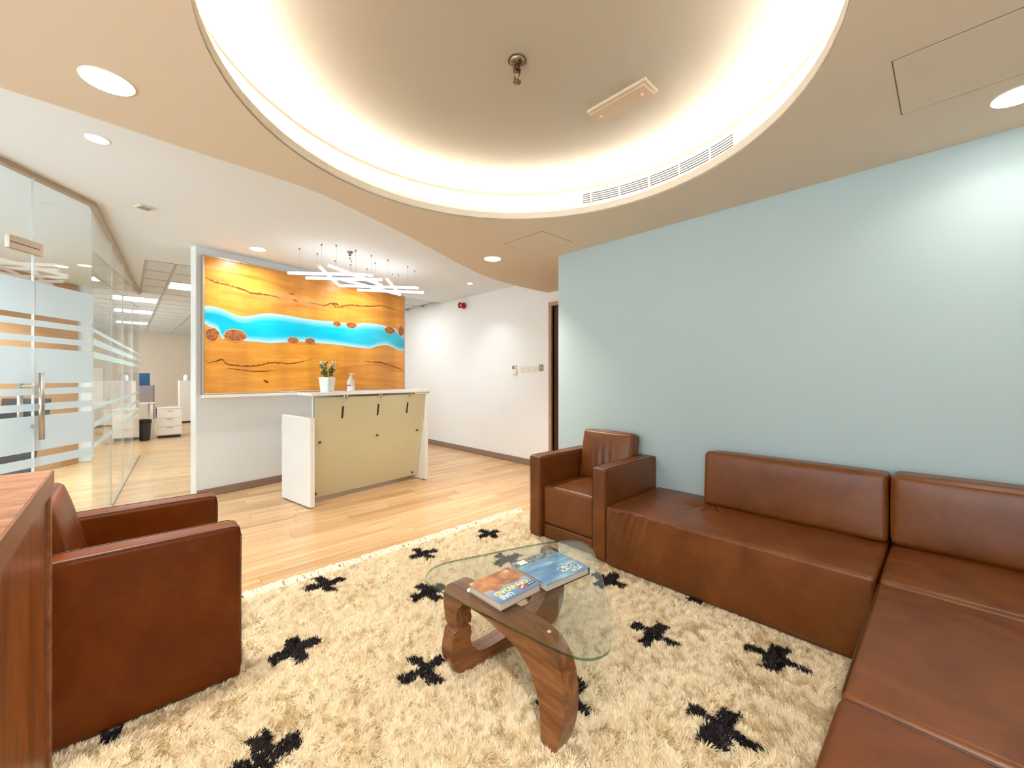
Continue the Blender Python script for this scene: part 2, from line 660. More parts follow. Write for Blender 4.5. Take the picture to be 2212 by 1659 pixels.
def slab_with_hole(outer, ring, z0, z1):
    bm = bmesh.new()
    def lay(z, flip):
        vo = [bm.verts.new((p[0], p[1], z)) for p in outer]
        vi = [bm.verts.new((p[0], p[1], z)) for p in ring]
        eo = [bm.edges.new((vo[i], vo[(i + 1) % len(vo)])) for i in range(len(vo))]
        ei = [bm.edges.new((vi[i], vi[(i + 1) % len(vi)])) for i in range(len(vi))]
        bmesh.ops.triangle_fill(bm, use_beauty=True, use_dissolve=False, edges=eo + ei)
        return vo, vi
    a, b = lay(z0, False)
    c, d = lay(z1, True)
    for v, w in ((a, c), (b, d)):
        n = len(v)
        for i in range(n):
            bm.faces.new((v[i], v[(i + 1) % n], w[(i + 1) % n], w[i]))
    return bm


R_IN = 1.25
ring2 = [(CC[0] + R_IN * math.cos(2 * math.pi * k / NS), CC[1] + R_IN * math.sin(2 * math.pi * k / NS)) for k in range(NS)]
ceil_lo = obj('ceiling', slab_with_hole(outer, ring, Z_LO, Z_LO + 0.012), M['ceil_lo'], kind='structure')
# trough floor, raised lip that hides the strip, recess wall and the upper disc
bm = bmesh.new()
lathe(bm, [(R_LIP, Z_LO + 0.0), (R_LIP, Z_LO + 0.055), (R_LIP + 0.016, Z_LO + 0.055), (R_LIP + 0.016, Z_LO + 0.012), (R_LIP, Z_LO)], NS, CC)
obj('ceiling_recess_lip', bm, M['rim'], ceil_lo, smooth=False)
bm = bmesh.new()
lathe(bm, [(R_IN + 0.03, Z_LO + 0.012), (R_IN, Z_LO + 0.012), (R_IN, 2.614), (R_IN + 0.012, 2.614), (R_IN + 0.012, 2.64)] +
      [(R_IN + 0.012 - 0.04 + 0.04 * math.cos(a), 2.64 + 0.04 * math.sin(a)) for a in np.linspace(0, math.pi / 2, 6)[1:]], NS, CC)
obj('ceiling_recess_wall', bm, M['rim'], ceil_lo)
bm = bmesh.new()
lathe(bm, [(R_IN - 0.028, Z_UP), (0.0, Z_UP)], NS, CC)
obj('ceiling_recess_disc', bm, M['recess'], ceil_lo)
bm = bmesh.new()
lathe(bm, [(1.190, 2.438), (1.203, 2.451)], NS, CC)
strip = thing('cove_light_strip', '', '', (0, 0, 0))
obj('led_tape', bm, M['led'], strip)
bm = bmesh.new()
lathe(bm, [(1.1905, 2.4372), (1.1905, 2.412), (1.206, 2.412), (1.206, 2.456), (1.2038, 2.456), (1.2038, 2.4505), (1.1905, 2.4372)], NS, CC)
obj('added_light_shield', bm, M['plastic'], strip)  # unseen shield added to keep the tape's light off the recess wall
tag(strip, 'glowing warm light strip hidden behind the rim of the round ceiling recess', 'light strip')
# curved air grille on the recess wall
A0, A1 = R(65.5), R(113.6)
vent = thing('curved_air_grille', 'curved white slotted air grille on the round ceiling recess', 'air grille', (CC[0], CC[1], 2.545))
bm = bmesh.new()
lathe(bm, [(1.2488, -0.036), (1.2488, 0.040), (1.2496, 0.040), (1.2496, -0.036)], 48, (0, 0), A0, A1)
obj('backing', bm, flat('slot_shade', (30, 25, 21), 0.8), vent)  # dark sheet coloured as the shade inside the slots
for k in range(6):
    z = -0.037 + k * 0.0148
    bm = bmesh.new()
    lathe(bm, [(1.2485, z), (1.2455, z + 0.001), (1.2455, z + 0.0068), (1.2485, z + 0.0075), (1.2485, z)], 48, (0, 0), A0, A1)
    obj('slat', bm, M['rim'], vent)
for k in range(1, 6):
    a = A0 + (A1 - A0) * (k - 0.3) / 5.0
    if a < A1:
        bm = bmesh.new()
        lathe(bm, [(1.2487, -0.037), (1.2452, -0.037), (1.2452, 0.044), (1.2487, 0.044), (1.2487, -0.037)], 1, (0, 0), a, a + 0.008)
        obj('divider', bm, M['rim'], vent)
M['dot'] = M['rim']

# --- reception ceiling (higher, white) and the office tile ceiling
bm = bmesh.new()
reg = [(p[0] + 0.006, p[1]) for p in wv] + [(-6.33, 4.2), (-6.33, 0.183), (-8.84, 0.183), (-8.84, -0.6), (-5.54, -2.95)]
prism(bm, reg[::-1], Z_HI, Z_HI + 0.01)
ceil_hi = obj('ceiling_reception', bm, M['ceil_hi'], kind='structure')
# vertical riser of the wave edge
bm = bmesh.new()
for i in range(len(wv) - 1):
    p, q = wv[i], wv[i + 1]
    vs = [bm.verts.new((p[0], p[1], Z_LO + 0.012)), bm.verts.new((q[0], q[1], Z_LO + 0.012)), bm.verts.new((q[0], q[1], Z_HI)), bm.verts.new((p[0], p[1], Z_HI))]
    bm.faces.new(vs)
bmesh.ops.remove_doubles(bm, verts=bm.verts[:], dist=1e-5)
obj('ceiling_wave_edge', bm, M['ceil_hi'], ceil_lo)
# roof over everything so that no sky leaks in
obj('ceiling_slab', bx(-17.2, 2.1, -3.4, 4.4, 2.78, 2.86), M['ceil_hi'], kind='structure')

ceil_of = obj('ceiling_office', bx(-17.0, -6.33, -3.3, 4.2, Z_HI + 0.05, Z_HI + 0.06), M['tbar'], kind='structure')
TX = [-6.33 - 0.6 * k for k in range(0, 18)]
TY = [-1.345, -0.745, -0.145, 0.455, 1.055, 1.655, 2.255, 2.855, 3.455, 4.055]
panel_cells = {(2, 3), (5, 2), (8, 2), (12, 2), (0, 7)}
tme = {}
for i in range(len(TX) - 1):
    for j in range(len(TY) - 1):
        x1, x0 = TX[i], TX[i + 1]
        y0, y1 = TY[j], TY[j + 1]
        if x0 > -8.9:
            if y1 <= 0.19:
                continue
            y0 = max(y0, 0.183)
        if (i, j) in panel_cells:
            continue
        k = (round(x1 - x0, 3), round(y1 - y0, 3))
        if k not in tme:
            b = bx(-k[0] / 2 + 0.010, k[0] / 2 - 0.010, -k[1] / 2 + 0.010, k[1] / 2 - 0.010, 0.004, 0.02, 0.003, 1)
            me = bpy.data.meshes.new('tile')
            b.to_mesh(me)
            b.free()
            me.materials.append(M['tile'])
            tme[k] = me
        mobj('tile', tme[k], None, ceil_of, ((x0 + x1) / 2, (y0 + y1) / 2, Z_HI))
for y in TY:
    x1 = -6.33 if y > 0.19 else -8.84
    obj('t_bar', bx(-16.6, x1, y - 0.012, y + 0.012, Z_HI, Z_HI + 0.03), M['tbar'], ceil_of)
for x in TX:
    obj('t_bar', bx(x - 0.012, x + 0.012, 0.183 if x > -8.85 else -1.345, 4.2, Z_HI, Z_HI + 0.03), M['tbar'], ceil_of)
obj('border_strip', bx(-8.84, -6.33, 0.171, 0.195, Z_HI - 0.002, Z_HI + 0.03), M['tbar'], ceil_of)
PL = {(2, 3): 'bright square ceiling panel just beyond the edge of the feature wall',
      (5, 2): 'bright square office ceiling panel, nearest of the two seen above the glass end',
      (8, 2): 'bright square office ceiling panel behind the two above the glass end',
      (12, 2): 'small far bright ceiling panel deep in the office',
      (0, 7): 'bright ceiling panel peeking past the far top corner of the wood artwork'}
for (i, j) in sorted(panel_cells):
    x1, x0, y0, y1 = TX[i], TX[i + 1], TY[j], TY[j + 1]
    t = thing('ceiling_panel_light', PL.get((i, j), 'square office ceiling panel hidden behind the feature wall'), 'ceiling light', ((x0 + x1) / 2, (y0 + y1) / 2, Z_HI), 0, 'square office ceiling panels')
    obj('diffuser', bx(-0.27, 0.27, -0.27, 0.27, -0.002, 0.01, 0.002, 1), M['panel'], t)
    for a in (-1, 1):
        obj('frame', bx(-0.29, 0.29, a * 0.28 - 0.01, a * 0.28 + 0.01, -0.004, 0.012), M['plastic'], t)
        obj('frame', bx(a * 0.28 - 0.01, a * 0.28 + 0.01, -0.27, 0.27, -0.004, 0.012), M['plastic'], t)

# --- far office walls, lounge walls behind the camera, daylight windows, two of them added
obj('wall_far', bx(-17.0, -16.85, -3.3, 4.2, 0, 2.75), M['beige_wall'], kind='structure')


def window_wall(name, wname, p, q, sill, head, mat, bars):
    """outer wall from p to q with one wide glazed opening"""
    p, q = Vector(p), Vector(q)
    d = q - p
    L = d.length
    w = bpy.data.objects.new(name, None)
    w.location = (p.x, p.y, 0)
    w.rotation_euler = (0, 0, math.atan2(d.y, d.x))
    link(w)
    w['kind'] = 'structure'
    obj('wall_below', bx(0, L, 0, 0.14, 0, sill), mat, w)
    obj('wall_above', bx(0, L, 0, 0.14, head, 2.78), mat, w)
    obj('wall_pier', bx(0, 0.12, 0, 0.14, sill, head), mat, w)
    obj('wall_pier', bx(L - 0.12, L, 0, 0.14, sill, head), mat, w)
    win = bpy.data.objects.new(wname, None)
    win.location = w.location
    win.rotation_euler = w.rotation_euler
    link(win)
    win['kind'] = 'structure'
    for k in range(bars + 1):
        x = 0.12 + (L - 0.24) * k / bars
        obj('mullion', bx(x - 0.025, x + 0.025, 0.05, 0.10, sill, head, 0.004, 1), M['alu'], win)
    for z in (sill, head):
        obj('window_frame', bx(0.12, L - 0.12, 0.05, 0.10, z - 0.025, z + 0.025, 0.004, 1), M['alu'], win)


window_wall('wall_office_side', 'added_window_3', (-8.84, -3.2), (-17.0, -3.2), 0.6, 2.5, M['white_wall'], 8)  # unseen window added to bring light into the office
window_wall('wall_behind', 'added_window_1', (2.0, -1.9), (-2.09, -1.9), 0.35, 2.3, M['white_wall'], 4)  # unseen window added behind the camera as frontal fill
window_wall('wall_meeting_window', 'window_2', (-2.09, -1.92), (-5.54, -2.92), 0.1, 2.45, M['white_wall'], 4)
obj('wall_lounge_side', bx(1.98, 2.1, -1.9, 3.0, 0, 2.78), M['white_wall'], kind='structure')

# --- meeting room behind the glass
TA, TB = (-8.80, -0.59), (-5.54, -2.90)
wall_seg('wall_meeting_tan', TB, TA, -0.12, 0, 2.75, M['tan_wall'])
obj('wall_meeting_end', bx(-8.92, -8.80, -0.66, -0.34, 0, 2.75), M['white_wall'], kind='structure')
wall_seg('baseboard_meeting', (-5.6, -2.846), (-8.79, -0.586), -0.012, 0, 0.09, M['jamb'])


# --- glazed partition
def partition(name, label, p, q, joints, z1, bands, film, door_gap=None):
    p, q = Vector(p), Vector(q)
    d = q - p
    L = d.length
    t = thing(name, label, 'partition', (p.x, p.y, 0), math.atan2(d.y, d.x))
    xs = [0.0] + joints + [L]
    for a, b in zip(xs[:-1], xs[1:]):
        pane = obj('glass_pane', bx(a + 0.003, b - 0.003, -0.005, 0.005, 0.014, z1 - 0.03), M['glass'], t)
        for (zb0, zb1) in bands:
            obj('frosted_band', bx(a + 0.004, b - 0.004, -0.0068, -0.0056, zb0, zb1), film, pane)
    for a in joints:
        obj('joint_seal', bx(a - 0.003, a + 0.003, -0.006, 0.006, 0.014, z1 - 0.03), M['white_lam'], t)
    obj('top_rail', bx(0, L, -0.022, 0.022, z1 - 0.034, z1, 0.002, 1), M['bronze'], t)
    obj('floor_channel', bx(0, L, -0.013, 0.013, 0.0, 0.016, 0.002, 1), M['bronze'], t)
    return t, L


BANDS = [(1.666, 1.885), (1.590, 1.631), (1.486, 1.526), (1.21, 1.446), (1.133, 1.177), (1.027, 1.075), (0.76, 0.994), (0.655, 0.715)]
LD = (Vector((-4.159, -0.441)) - Vector(G0)).length
pa, _ = partition('glass_partition', 'frameless glass wall with wide frosted bands and a door with long steel handle', G0, G1, [LD - 0.95, LD], Z_HI, BANDS, M['frost'])
pb, _ = partition('glass_partition', 'receding clear glass wall with thin frosted bands running into the office', G1, G2, [1.06, 2.05, 3.2], Z_HI,
                  [(1.60, 1.63), (1.50, 1.55), (1.40, 1.45), (1.0, 1.03), (0.86, 0.90), (0.70, 0.74)], M['frost_thin'])
# door furniture on the frameless door
x = LD
pf = obj('patch_fitting', bx(x - 0.16, x + 0.055, -0.016, 0.016, 2.062, 2.145, 0.003, 1), M['alu'], pa)
obj('fitting_groove', bx(x - 0.157, x + 0.03, -0.0168, -0.0158, 2.100, 2.105), M['dark_plastic'], pf)
pf2 = obj('patch_fitting', bx(x - 0.16, x + 0.004, -0.016, 0.016, 0.016, 0.085, 0.003, 1), M['alu'], pa)
hx = x - 0.012
for s in (-1, 1):
    bm = bmesh.new()
    tube(bm, [(hx, s * 0.062, 0.838), (hx, s * 0.062, 1.28)], 0.014, 12)
    hd = obj('pull_handle', bm, M['steel'], pa, smooth=True)
    for z in (0.93, 1.19):
        bm = bmesh.new()
        tube(bm, [(hx, 0, z), (hx, s * 0.062, z)], 0.008, 8)
        obj('standoff', bm, M['chrome'], hd)

# --- feature wall with timber artwork
fd = (FB - FA).normalized()
fn_ = Vector((fd.y, -fd.x))          # towards the lounge
FROT = math.atan2(fd.y, fd.x)        # local x along the wall, local -y towards the lounge
fw_ = obj('wall_feature', bx(-0.02, 2.70, 0.0, 0.12, 0, Z_HI), M['feature_wall'], None, (FA.x, FA.y, 0), (0, 0, FROT), kind='structure')
obj('wall_end_cap', bx(-0.032, -0.0195, -0.004, 0.124, 0, Z_HI), M['white_lam'], fw_)
obj('baseboard_feature', bx(-0.02, 2.70, -0.014, 0.0, 0, 0.085, 0.003, 1), M['base'], None, (FA.x, FA.y, 0), (0, 0, FROT), kind='structure')


# ------------------------------------------------------------------ timber and resin artwork
def art_wood():
    t = NT('lacquered_timber')
    v = t.coords((0.9, 1.0, 7.0))
    n1 = t.n('ShaderNodeTexNoise')
    n1.inputs['Scale'].default_value = 1.0
    n1.inputs['Detail'].default_value = 6.0
    n1.inputs['Distortion'].default_value = 1.4
    t.l(v, n1.inputs['Vector'])
    v2 = t.coords((3.2, 1.0, 0.5))
    n2 = t.n('ShaderNodeTexNoise')
    n2.inputs['Scale'].default_value = 1.0
    n2.inputs['Detail'].default_value = 2.0
    t.l(v2, n2.inputs['Vector'])
    v3 = t.coords((3.0, 1.0, 60.0))
    n3 = t.n('ShaderNodeTexNoise')
    n3.inputs['Scale'].default_value = 1.0
    n3.inputs['Detail'].default_value = 3.5
    t.l(v3, n3.inputs['Vector'])
    c = t.ramp(n1.outputs[0], [(0.28, lin(206, 128, 44)), (0.42, lin(228, 152, 56)), (0.62, lin(238, 168, 68)), (0.8, lin(222, 142, 50))])
    b = t.ramp(n2.outputs[0], [(0.35, (0.84, 0.80, 0.72, 1)), (0.62, (1.06, 1.06, 1.0, 1))])
    c = t.mix(c, b, 1.0, 'MULTIPLY')
    f = t.ramp(n3.outputs[0], [(0.3, (0.9, 0.87, 0.84, 1)), (0.6, (1, 1, 1, 1))])
    c = t.mix(c, f, 1.0, 'MULTIPLY')
    t.bsdf(c, 0.28, coat=0.35)
    return t.m


def resin():
    t = NT('turquoise_resin')
    v = t.coords((1.2, 1.0, 3.4))
    n1 = t.n('ShaderNodeTexNoise')
    n1.inputs['Scale'].default_value = 1.0
    n1.inputs['Detail'].default_value = 2.0
    t.l(v, n1.inputs['Vector'])
    c = t.ramp(n1.outputs[0], [(0.36, lin(0, 178, 212)), (0.55, lin(20, 198, 228)), (0.72, lin(60, 206, 230))])
    at = t.n('ShaderNodeAttribute')
    at.attribute_name = 'shore'
    ad = t.n('ShaderNodeMath', operation='MULTIPLY_ADD')
    t.l(n1.outputs[0], ad.inputs[0])
    ad.inputs[1].default_value = -0.035
    t.l(at.outputs['Fac'], ad.inputs[2])
    e = t.ramp(ad.outputs[0], [(0.0, (0.8, 0.8, 0.8, 1)), (0.010, (0.5, 0.5, 0.5, 1)), (0.05, (0, 0, 0, 1))])
    c = t.mix(c, lin(190, 234, 240), e)
    t.bsdf(c, 0.12, coat=0.5)
    return t.m


M['art_wood'] = art_wood()
M['resin'] = resin()
M['resin_edge'] = flat('pale_resin', (176, 230, 238), 0.15, noise=0.02)
M['crack'] = flat('dark_timber_vein', (128, 70, 20), 0.35, noise=0.3, nscale=30)
M['burl'] = flat('burl_knot', (164, 98, 54), 0.4, noise=0.45, nscale=40)
M['knot_rim'] = flat('sapwood_rim', (226, 172, 112), 0.4, noise=0.1, nscale=30)

AX0, AX1, AZ0, AZ1 = 0.028, 2.672, 1.082, 2.50
art = thing('timber_artwork', 'large golden timber wall panel with a turquoise resin river', 'wall art', (FA.x, FA.y, 0), FROT)
obj('wood_slab', bx(AX0, AX1, -0.052, -0.001, AZ0, AZ1), M['art_wood'], art)
up = [(0.027, 1.984), (0.115, 1.987), (0.224, 1.961), (0.337, 1.922), (0.443, 1.929), (0.54, 1.961), (0.641, 1.986), (0.8, 1.994), (1.011, 1.982), (1.238, 1.977), (1.40, 1.984),
      (1.44, 1.984), (1.465, 1.945), (1.524, 1.930), (1.585, 1.953), (1.62, 1.98), (1.655, 1.944), (1.745, 1.924), (1.819, 1.958), (1.838, 1.996), (1.933, 2.018), (2.131, 2.027),
      (2.28, 2.019), (2.29, 1.957), (2.341, 1.912), (2.428, 1.904), (2.49, 1.941), (2.506, 2.010), (2.54, 1.963), (2.672, 1.893)]
lo = [(0.027, 1.802), (0.084, 1.771), (0.153, 1.74), (0.169, 1.692), (0.191, 1.656), (0.215, 1.671), (0.200, 1.719), (0.212, 1.752), (0.268, 1.774), (0.36, 1.773), (0.416, 1.739),
      (0.407, 1.686), (0.383, 1.655), (0.54, 1.65), (0.667, 1.645), (0.8, 1.661), (0.848, 1.686), (0.869, 1.722), (0.939, 1.738), (1.011, 1.726), (1.062, 1.694), (1.085, 1.732),
      (1.16, 1.742), (1.222, 1.72), (1.253, 1.685), (1.482, 1.685), (1.745, 1.67), (2.031, 1.662), (2.172, 1.705), (2.319, 1.732), (2.428, 1.712), (2.563, 1.666), (2.672, 1.660)]
def xz_plate(name, pts, y0, y1, mat, parent):
    bm = bmesh.new()
    a = [bm.verts.new((p[0], y0, p[1])) for p in pts]
    b = [bm.verts.new((p[0], y1, p[1])) for p in pts]
    f = bm.faces.new(a)
    g = bm.faces.new(b[::-1])
    n = len(pts)
    for i in range(n):
        bm.faces.new((a[i], a[(i + 1) % n], b[(i + 1) % n], b[i]))
    bmesh.ops.triangulate(bm, faces=[f, g])
    return obj(name, bm, mat, parent)


up2 = [(0.027, 1.984), (0.115, 1.987), (0.224, 1.961), (0.337, 1.922), (0.443, 1.929), (0.54, 1.961), (0.641, 1.986), (0.8, 1.994), (1.011, 1.982), (1.238, 1.977), (1.44, 1.984), (1.62, 1.985),
       (1.838, 1.996), (1.933, 2.018), (2.131, 2.027), (2.28, 2.019), (2.40, 2.005), (2.506, 1.990), (2.56, 1.955), (2.672, 1.893)]
lo2 = [(0.027, 1.802), (0.084, 1.771), (0.150, 1.742), (0.178, 1.672), (0.205, 1.655), (0.232, 1.70), (0.33, 1.70), (0.383, 1.655), (0.54, 1.65), (0.667, 1.645), (0.8, 1.661), (0.94, 1.675), (1.062, 1.688), (1.16, 1.69),
       (1.253, 1.685), (1.482, 1.685), (1.745, 1.67), (2.031, 1.662), (2.172, 1.705), (2.319, 1.732), (2.428, 1.712), (2.563, 1.666), (2.672, 1.660)]
us = np.array(spline(up2, 6, closed=False))
ls = np.array(spline(lo2, 6, closed=False))
NX, NZ = 200, 14
xs = np.linspace(AX0, AX1, NX)
uu, ll = np.interp(xs, us[:, 0], us[:, 1]), np.interp(xs, ls[:, 0], ls[:, 1])
bm = bmesh.new()
lay = bm.verts.layers.float.new('shore')
grid = []
for i in range(NX):
    c_ = []
    for j in range(NZ + 1):
        z = ll[i] + (uu[i] - ll[i]) * j / NZ
        v_ = bm.verts.new((xs[i], -0.0535, z))
        v_[lay] = min(z - ll[i], (uu[i] - z) * 0.8)
        c_.append(v_)
    grid.append(c_)
for i in range(NX - 1):
    for j in range(NZ):
        bm.faces.new((grid[i][j], grid[i + 1][j], grid[i + 1][j + 1], grid[i][j + 1]))
for j in (0, NZ):
    back = [bm.verts.new((xs[i], -0.0515, grid[i][j].co.z)) for i in range(NX)]
    for i in range(NX - 1):
        bm.faces.new((grid[i][j], grid[i + 1][j], back[i + 1], back[i]))
obj('resin_river', bm, M['resin'], art, smooth=False)


def blob(cx, cz, rx, rz, sd, n=14):
    rr = random.Random(sd)
    return spline([(cx + rx * math.cos(2 * math.pi * k / n) * rr.uniform(0.88, 1.1), cz + rz * math.sin(2 * math.pi * k / n) * rr.uniform(0.88, 1.1)) for k in range(n)], 3)


for i, (cx, cz, rx, rz) in enumerate([(0.315, 1.705, 0.112, 0.070), (0.098, 1.695, 0.066, 0.075), (0.94, 1.698, 0.068, 0.042), (1.155, 1.705, 0.066, 0.038), (1.525, 1.962, 0.062, 0.036),
                                      (1.74, 1.965, 0.085, 0.045), (2.395, 1.955, 0.10, 0.055), (2.61, 1.965, 0.055, 0.085)]):
    k = xz_plate('burl_knot', blob(cx, cz, rx, rz, i), -0.0550, -0.050, M['knot_rim'], art)
    xz_plate('knot_core', blob(cx, cz, rx * 0.93, rz * 0.90, i), -0.0556, -0.0545, M['burl'], k)
cr = [([(0.030, 2.282), (0.073, 2.266), (0.126, 2.245), (0.224, 2.239), (0.302, 2.228), (0.407, 2.214), (0.467, 2.192), (0.59, 2.199), (0.746, 2.197), (0.8, 2.164)], 0.011),
      ([(0.883, 2.262), (0.968, 2.254)], 0.008), ([(0.939, 2.193), (0.996, 2.18)], 0.009),
      ([(1.085, 2.177), (1.222, 2.184), (1.349, 2.18), (1.448, 2.221), (1.516, 2.181), (1.637, 2.214), (1.745, 2.243), (1.895, 2.25), (2.051, 2.273), (2.256, 2.306), (2.45, 2.285), (2.668, 2.259)], 0.010),
      ([(0.030, 1.425), (0.063, 1.402), (0.126, 1.416), (0.191, 1.437), (0.235, 1.394), (0.395, 1.373), (0.54, 1.383), (0.72, 1.421), (0.911, 1.413), (1.085, 1.454), (1.191, 1.48)], 0.009),
      ([(0.224, 1.35), (0.348, 1.333), (0.54, 1.316), (0.746, 1.332)], 0.006),
      ([(1.933, 1.473), (2.235, 1.466), (2.45, 1.418), (2.668, 1.359)], 0.010),
      ([(1.365, 2.42), (1.375, 2.36), (1.382, 2.30)], 0.005), ([(1.12, 2.35), (1.135, 2.31), (1.14, 2.262)], 0.004),
      ([(0.60, 1.215), (0.63, 1.20), (0.66, 1.19)], 0.016), ([(1.44, 2.215), (1.50, 2.222), (1.56, 2.208)], 0.016)]
for j, (pts, w) in enumerate(cr):
    sp = spline(pts, 8, closed=False)
    a, b = [], []
    rr = random.Random(40 + j)
    for i, p in enumerate(sp):
        e = min(1.0, 4.0 * min(i, len(sp) - 1 - i) / len(sp) + 0.08)
        ww = 1.35 * w * e * rr.uniform(0.35, 1.0)
        jj = rr.uniform(-0.004, 0.004)
        a.append((p[0], p[1] + jj + ww))
        b.append((p[0], p[1] + jj - ww * 0.7))
    xz_plate('timber_vein', a + b[::-1], -0.0528, -0.050, M['crack'], art)
for (a, b, c, d) in ((AX0 - 0.016, AX0, AZ0 - 0.016, AZ1 + 0.016), (AX1, AX1 + 0.016, AZ0 - 0.016, AZ1 + 0.016)):
    obj('frame_stile', bx(a, b, -0.06, -0.001, c, d, 0.002, 1), M['alu'], art)
for z in (AZ0 - 0.016, AZ1):
    obj('frame_rail', bx(AX0, AX1, -0.06, -0.001, z, z + 0.016, 0.002, 1), M['alu'], art)
obj('bottom_ledge', bx(AX0 - 0.016, AX1 + 0.016, -0.085, -0.001, AZ0 - 0.048, AZ0 - 0.017, 0.003, 1), M['plastic'], art)

# ------------------------------------------------------------------ reception desk
DROT = math.atan2(0.988, -0.154)
desk = thing('reception_desk', 'white reception desk with a leaning beige glass front below the timber artwork', 'desk', (-4.139, 1.28, 0), DROT)
DW = 1.44
obj('side_panel', bx(0, 0.045, 0, 0.60, 0.012, 0.862, 0.003, 1), M['white_lam'], desk)
obj('side_panel', bx(DW - 0.045, DW, 0, 0.60, 0.012, 0.862, 0.003, 1), M['white_lam'], desk)
for xx in (0.022, DW - 0.022):
    for yy in (0.06, 0.54):
        bm = bmesh.new()
        lathe(bm, [(0, 0), (0.014, 0), (0.014, 0.012), (0, 0.012)], 12, (xx, yy))
        obj('levelling_foot', bm, M['dark_plastic'], desk)
obj('worktop', bx(0.045, DW - 0.045, 0.19, 0.72, 0.715, 0.742, 0.003, 1), M['white_lam'], desk)
obj('modesty_panel', bx(0.045, DW - 0.045, 0.19, 0.21, 0.05, 0.715), M['white_lam'], desk)
obj('upstand', bx(0.12, DW - 0.12, 0.19, 0.21, 0.742, 1.072), M['white_lam'], desk)
# leaning glass: bottom set back, top forward
bm = bmesh.new()
ya, yb, za, zb = 0.150, -0.020, 0.055, 1.052
vs = []
for x in (0.052, DW - 0.052):
    vs += [bm.verts.new((x, ya, za)), bm.verts.new((x, yb, zb)), bm.verts.new((x, yb + 0.010, zb)), bm.verts.new((x, ya + 0.010, za))]
for q in ((0, 1, 2, 3), (7, 6, 5, 4), (0, 4, 5, 1), (1, 5, 6, 2), (2, 6, 7, 3), (3, 7, 4, 0)):
    bm.faces.new([vs[i] for i in q])
gp = obj('glass_front', bm, M['desk_glass'], desk)
ang = math.atan2(ya - yb, zb - za)


def on_glass(x, s):
    return (x, ya + (yb - ya) * s, za + (zb - za) * s)


M['knob_dark'] = flat('aged_brass', (120, 104, 70), 0.35, metal=0.7)
for x, s in ((0.12, 0.56), (0.76, 0.56), (1.31, 0.56), (0.12, 0.04), (1.31, 0.04)):
    p = on_glass(x, s)
    bm = bmesh.new()
    lathe(bm, [(0, -0.004), (0.013, -0.004), (0.013, 0.010), (0.010, 0.014), (0, 0.014)], 16)
    obj('standoff_cap', bm, M['knob_dark'], gp, p, (math.pi / 2 - ang, 0, 0), smooth=False)
for x in (0.33, 0.74, 1.13):
    p = on_glass(x, 0.845)
    obj('bracket_slot', bx(-0.010, 0.010, -0.004, 0.001, -0.062, 0.062, 0.0015, 1), M['dark_plastic'], gp, p, (ang, 0, 0))
    bm = bmesh.new()
    tube(bm, [(x, -0.026, 1.036), (x, -0.026, 1.074)], 0.010, 12)
    tube(bm, [(x + 0.03, -0.026, 1.036), (x + 0.03, -0.026, 1.074)], 0.010, 12)
    obj('counter_support', bm, M['chrome'], desk, smooth=True)
obj('counter_top', bx(-0.01, DW + 0.005, -0.045, 0.235, 1.074, 1.102, 0.004, 2), M['counter'], desk)
obj('counter_end_block', bx(DW - 0.22, DW - 0.002, -0.03, 0.20, 1.052, 1.073, 0.002, 1), M['white_lam'], desk)


def desk_pt(x, y, z):
    c, s = math.cos(DROT), math.sin(DROT)
    return (-4.139 + c * x - s * y, 1.28 + s * x + c * y, z)


# potted plant on the counter
pot = thing('potted_plant', 'leafy plant with tiny white flowers in a square white pot on the reception counter', 'plant', desk_pt(0.22, 0.10, 1.102), DROT + R(24))
bm = bmesh.new()
for (w0, z0), (w1, z1) in (((0.046, 0.0), (0.059, 0.150)),):
    v = [bm.verts.new((sx * w0, sy * w0, z0)) for sx, sy in ((-1, -1), (1, -1), (1, 1), (-1, 1))]
    w = [bm.verts.new((sx * w1, sy * w1, z1)) for sx, sy in ((-1, -1), (1, -1), (1, 1), (-1, 1))]
    i1 = [bm.verts.new((sx * (w1 - 0.007), sy * (w1 - 0.007), z1)) for sx, sy in ((-1, -1), (1, -1), (1, 1), (-1, 1))]
    i0 = [bm.verts.new((sx * (w1 - 0.010), sy * (w1 - 0.010), z1 - 0.03)) for sx, sy in ((-1, -1), (1, -1), (1, 1), (-1, 1))]
    bm.faces.new(v[::-1])
    for k in range(4):
        m_ = (k + 1) % 4
        bm.faces.new((v[k], v[m_], w[m_], w[k]))
        bm.faces.new((w[k], w[m_], i1[m_], i1[k]))
        bm.faces.new((i1[k], i1[m_], i0[m_], i0[k]))
    bm.faces.new(i0)
bmesh.ops.bevel(bm, geom=[e for e in bm.edges if abs(e.verts[0].co.z - e.verts[1].co.z) > 0.1], offset=0.006, segments=3, affect='EDGES')
obj('pot', bm, M['white_lam'], pot)
M['leaf'] = flat('green_leaf', (74, 104, 30), 0.5, noise=0.35, nscale=50)
M['flower'] = flat('white_petal', (238, 234, 208), 0.6)
M['stem'] = flat('green_stem', (96, 112, 50), 0.6)
stems, flowers = bmesh.new(), bmesh.new()
rr = random.Random(3)
nleaf = 0
leaf_me = bpy.data.meshes.new('leaf')
b = bmesh.new()
pts = [(0, 0, 0), (0.010, 0.009, 0.002), (0.024, 0.011, 0.0), (0.040, 0.0, -0.006), (0.024, -0.011, 0.0), (0.010, -0.009, 0.002)]
vv = [b.verts.new(p) for p in pts]
mid = b.verts.new((0.02, 0, -0.003))
for k in range(6):
    b.faces.new((vv[k], vv[(k + 1) % 6], mid))
b.to_mesh(leaf_me)
b.free()
leaf_me.materials.append(M['leaf'])
